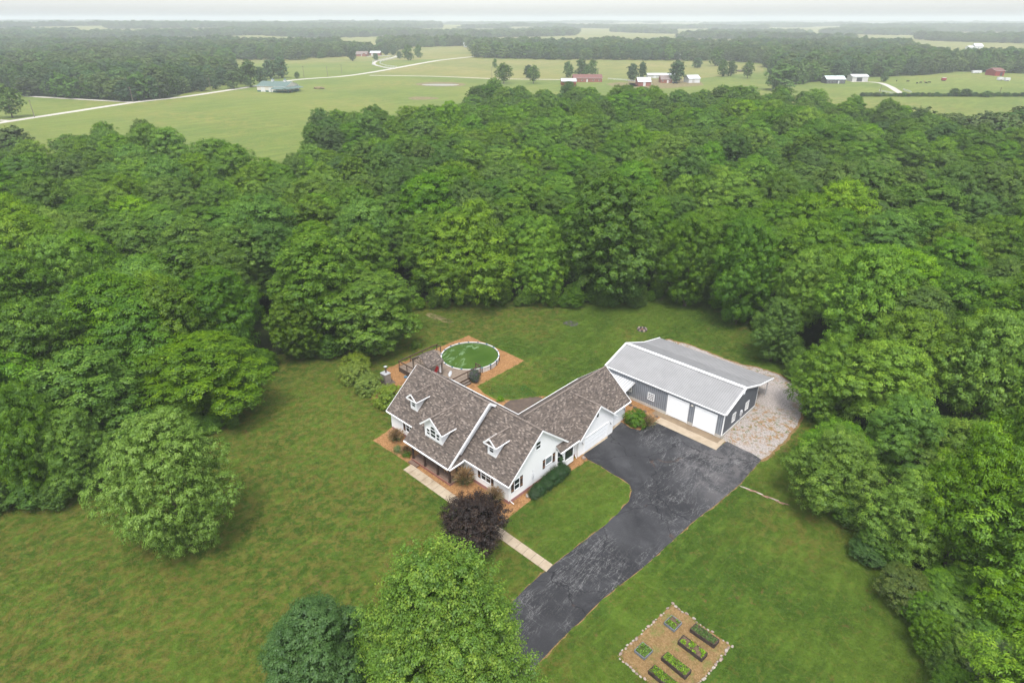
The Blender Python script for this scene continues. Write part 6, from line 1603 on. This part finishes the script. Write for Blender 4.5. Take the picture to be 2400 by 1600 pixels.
# cows
def cow_mesh(mat):
    m = MB(); m.tube([(-1.0, 0, 1.0), (-.8, 0, 1.05), (0, 0, 1.0), (.7, 0, 1.05), (.95, 0, 1.15)], [.2, .36, .4, .36, .22], mat, 8)
    m.tube([(.85, 0, 1.15), (1.2, 0, 1.1), (1.5, 0, .85), (1.65, 0, .7)], [.24, .18, .15, .09], mat, 7)
    for x in (-.75, .65):
        for y in (-.2, .2): m.tube([(x, y, .9), (x + .02, y, .45), (x, y, 0)], [.14, .08, .06], mat, 6)
    m.tube([(-1.0, 0, 1.2), (-1.1, 0, .8), (-1.1, 0, .5)], [.04, .03, .05], mat, 5)
    for s in (-1, 1): m.tube([(1.35, s * .1, 1.05), (1.35, s * .28, 1.08)], [.06, .03], mat, 5)
    return m.build('cow', None, True)
cA = cow_mesh('cow_black'); cB = cow_mesh('cow_tan')
for i, (u, v) in enumerate(((2101, 191.8), (2127, 193.2), (2149, 197), (2157, 195.8), (2170, 196.6), (2178, 195.6), (2166, 192.5))):
    o = (cA if i == 0 else cA.copy()) if i < 6 else cB
    if 0 < i < 6: col.objects.link(o)
    o.location = G(u, v); o.rotation_euler = (0, 0, random.uniform(0, 6.28))
    tag(o, ['leftmost black cow in the right pasture', 'second black cow from the left in the right pasture', 'third black cow from the left, nearest the hedge', 'black cow in the middle of the right pasture, behind the third', 'black cow next to the rightmost one in the right pasture', 'rightmost black cow in the right pasture'][i] if i < 6 else 'tan cow among the black ones in the right pasture', 'cow', 'cows in the right pasture')
# utility poles
def pole(u, vb, vt, label, xarm=True, lean=0.0):
    p, H = solve_h(u, vb, vt); root = empty('utility_pole', p, random.uniform(-.5, .5), label, 'utility pole', 'utility poles along the tracks'); root.rotation_euler[1] = lean
    m = MB(); m.tube([(0, 0, -.2), (0, 0, H)], [.2, .13], 'pole_wood', 8); m.build('post', root)
    if xarm: m = MB(); m.box((-1.1, -.06, H - .7), (1.1, .06, H - .55), 'pole_wood'); m.build('crossarm', root)
for a in ((81, 275, 234, 'utility pole beside the track near the lone tree at the left edge'), (312, 239, 204, 'utility pole at the junction of the two left tracks'), (495, 215, 183, 'utility pole at the row of small trees beside the track'), (653, 184, 163, 'utility pole behind the green roofed barn'),
          (801, 172, 152, 'utility pole left of the curving white fence'), (768, 180, 156, 'utility pole in the field beyond the track bend'), (713, 183, 155, 'utility pole right of the small round tree by the track'), (1153, 182, 157, 'utility pole left of the open crowned lone tree'), (1402, 176, 160, 'utility pole behind the maroon roofed house'), (2341, 225, 205, 'leaning utility pole at the right hedge'), (2062, 218, 200, 'utility pole beside the white driveway on the right')):
    pole(*a)
# white fences
def fence(pts, label, mat='farm_white', h=1.3, step=6):
    P = [Vector((*G(u, v)[:2], 0)) for u, v in pts]; a0 = P[0]; root = empty('paddock_fence', a0, 0, label, 'fence'); m = MB(); posts = MB(); 
    for a, b in zip(P, P[1:]):
        n = max(1, int((b - a).length / step)); d = (b - a)
        for z in (.45, .85, 1.25): m.beam(tuple(a - a0 + Vector((0, 0, z))), tuple(b - a0 + Vector((0, 0, z))), .06, .16, mat)
        for k in range(n):
            q = a - a0 + d * k / n; posts.box((q.x - .08, q.y - .08, 0), (q.x + .08, q.y + .08, 1.4), mat)
    m.build('rail', root); posts.build('posts', root)['kind'] = 'stuff'
fence([(924, 161.5), (900, 159.5), (872, 152.5), (874, 144), (900, 139), (914, 136), (914, 132), (860, 135)], 'white fence curving along the left side of the farmhouse driveway')
fence([(930, 158.5), (905, 155.5), (890, 150), (892, 145.5), (912, 141.5), (930, 136), (934, 131)], 'white fence curving along the right side of the farmhouse driveway')
fence([(1425, 187), (1468, 190), (1498, 194), (1530, 200)], 'white fence in front of the white roofed farm barns')
fence([(2060, 215), (2095, 221)], 'short white fence at the left of the white driveway entrance', step=4)
fence([(2116, 212), (2136, 219)], 'short white fence at the right of the white driveway entrance', step=4)
# small things
p = G(763 - 15, 208.5)
rock('brush_heap', G(749, 209), (9, 4, 2.2), 'mud', 'low brown heap in the field right of the green roofed barn', 'heap', None, 71)
rock('brush_heap', G(1738, 168.5), (12, 5, 2.4), 'bark', 'pile of brown brush beside the ragged tree in the field', 'heap', None, 72)

# ================================================================== HAZE
def haze():
    m = MB(); m.box((-9500, -70, -2), (9500, 12500, 74), 'farm_white')
    o = m.build('haze', None, False, True); n = NT('haze_air')
    v = n.n('ShaderNodeVolumePrincipled'); v.inputs['Color'].default_value = (.74, .78, .81, 1); v.inputs['Density'].default_value = .00026
    n.l(v.outputs[0], n.out.inputs['Volume']); o.data.materials.clear(); o.data.materials.append(n.m); tag(o, 'pale haze over the whole countryside', 'haze', None, 'stuff')
haze()
print('objects', len(bpy.data.objects))
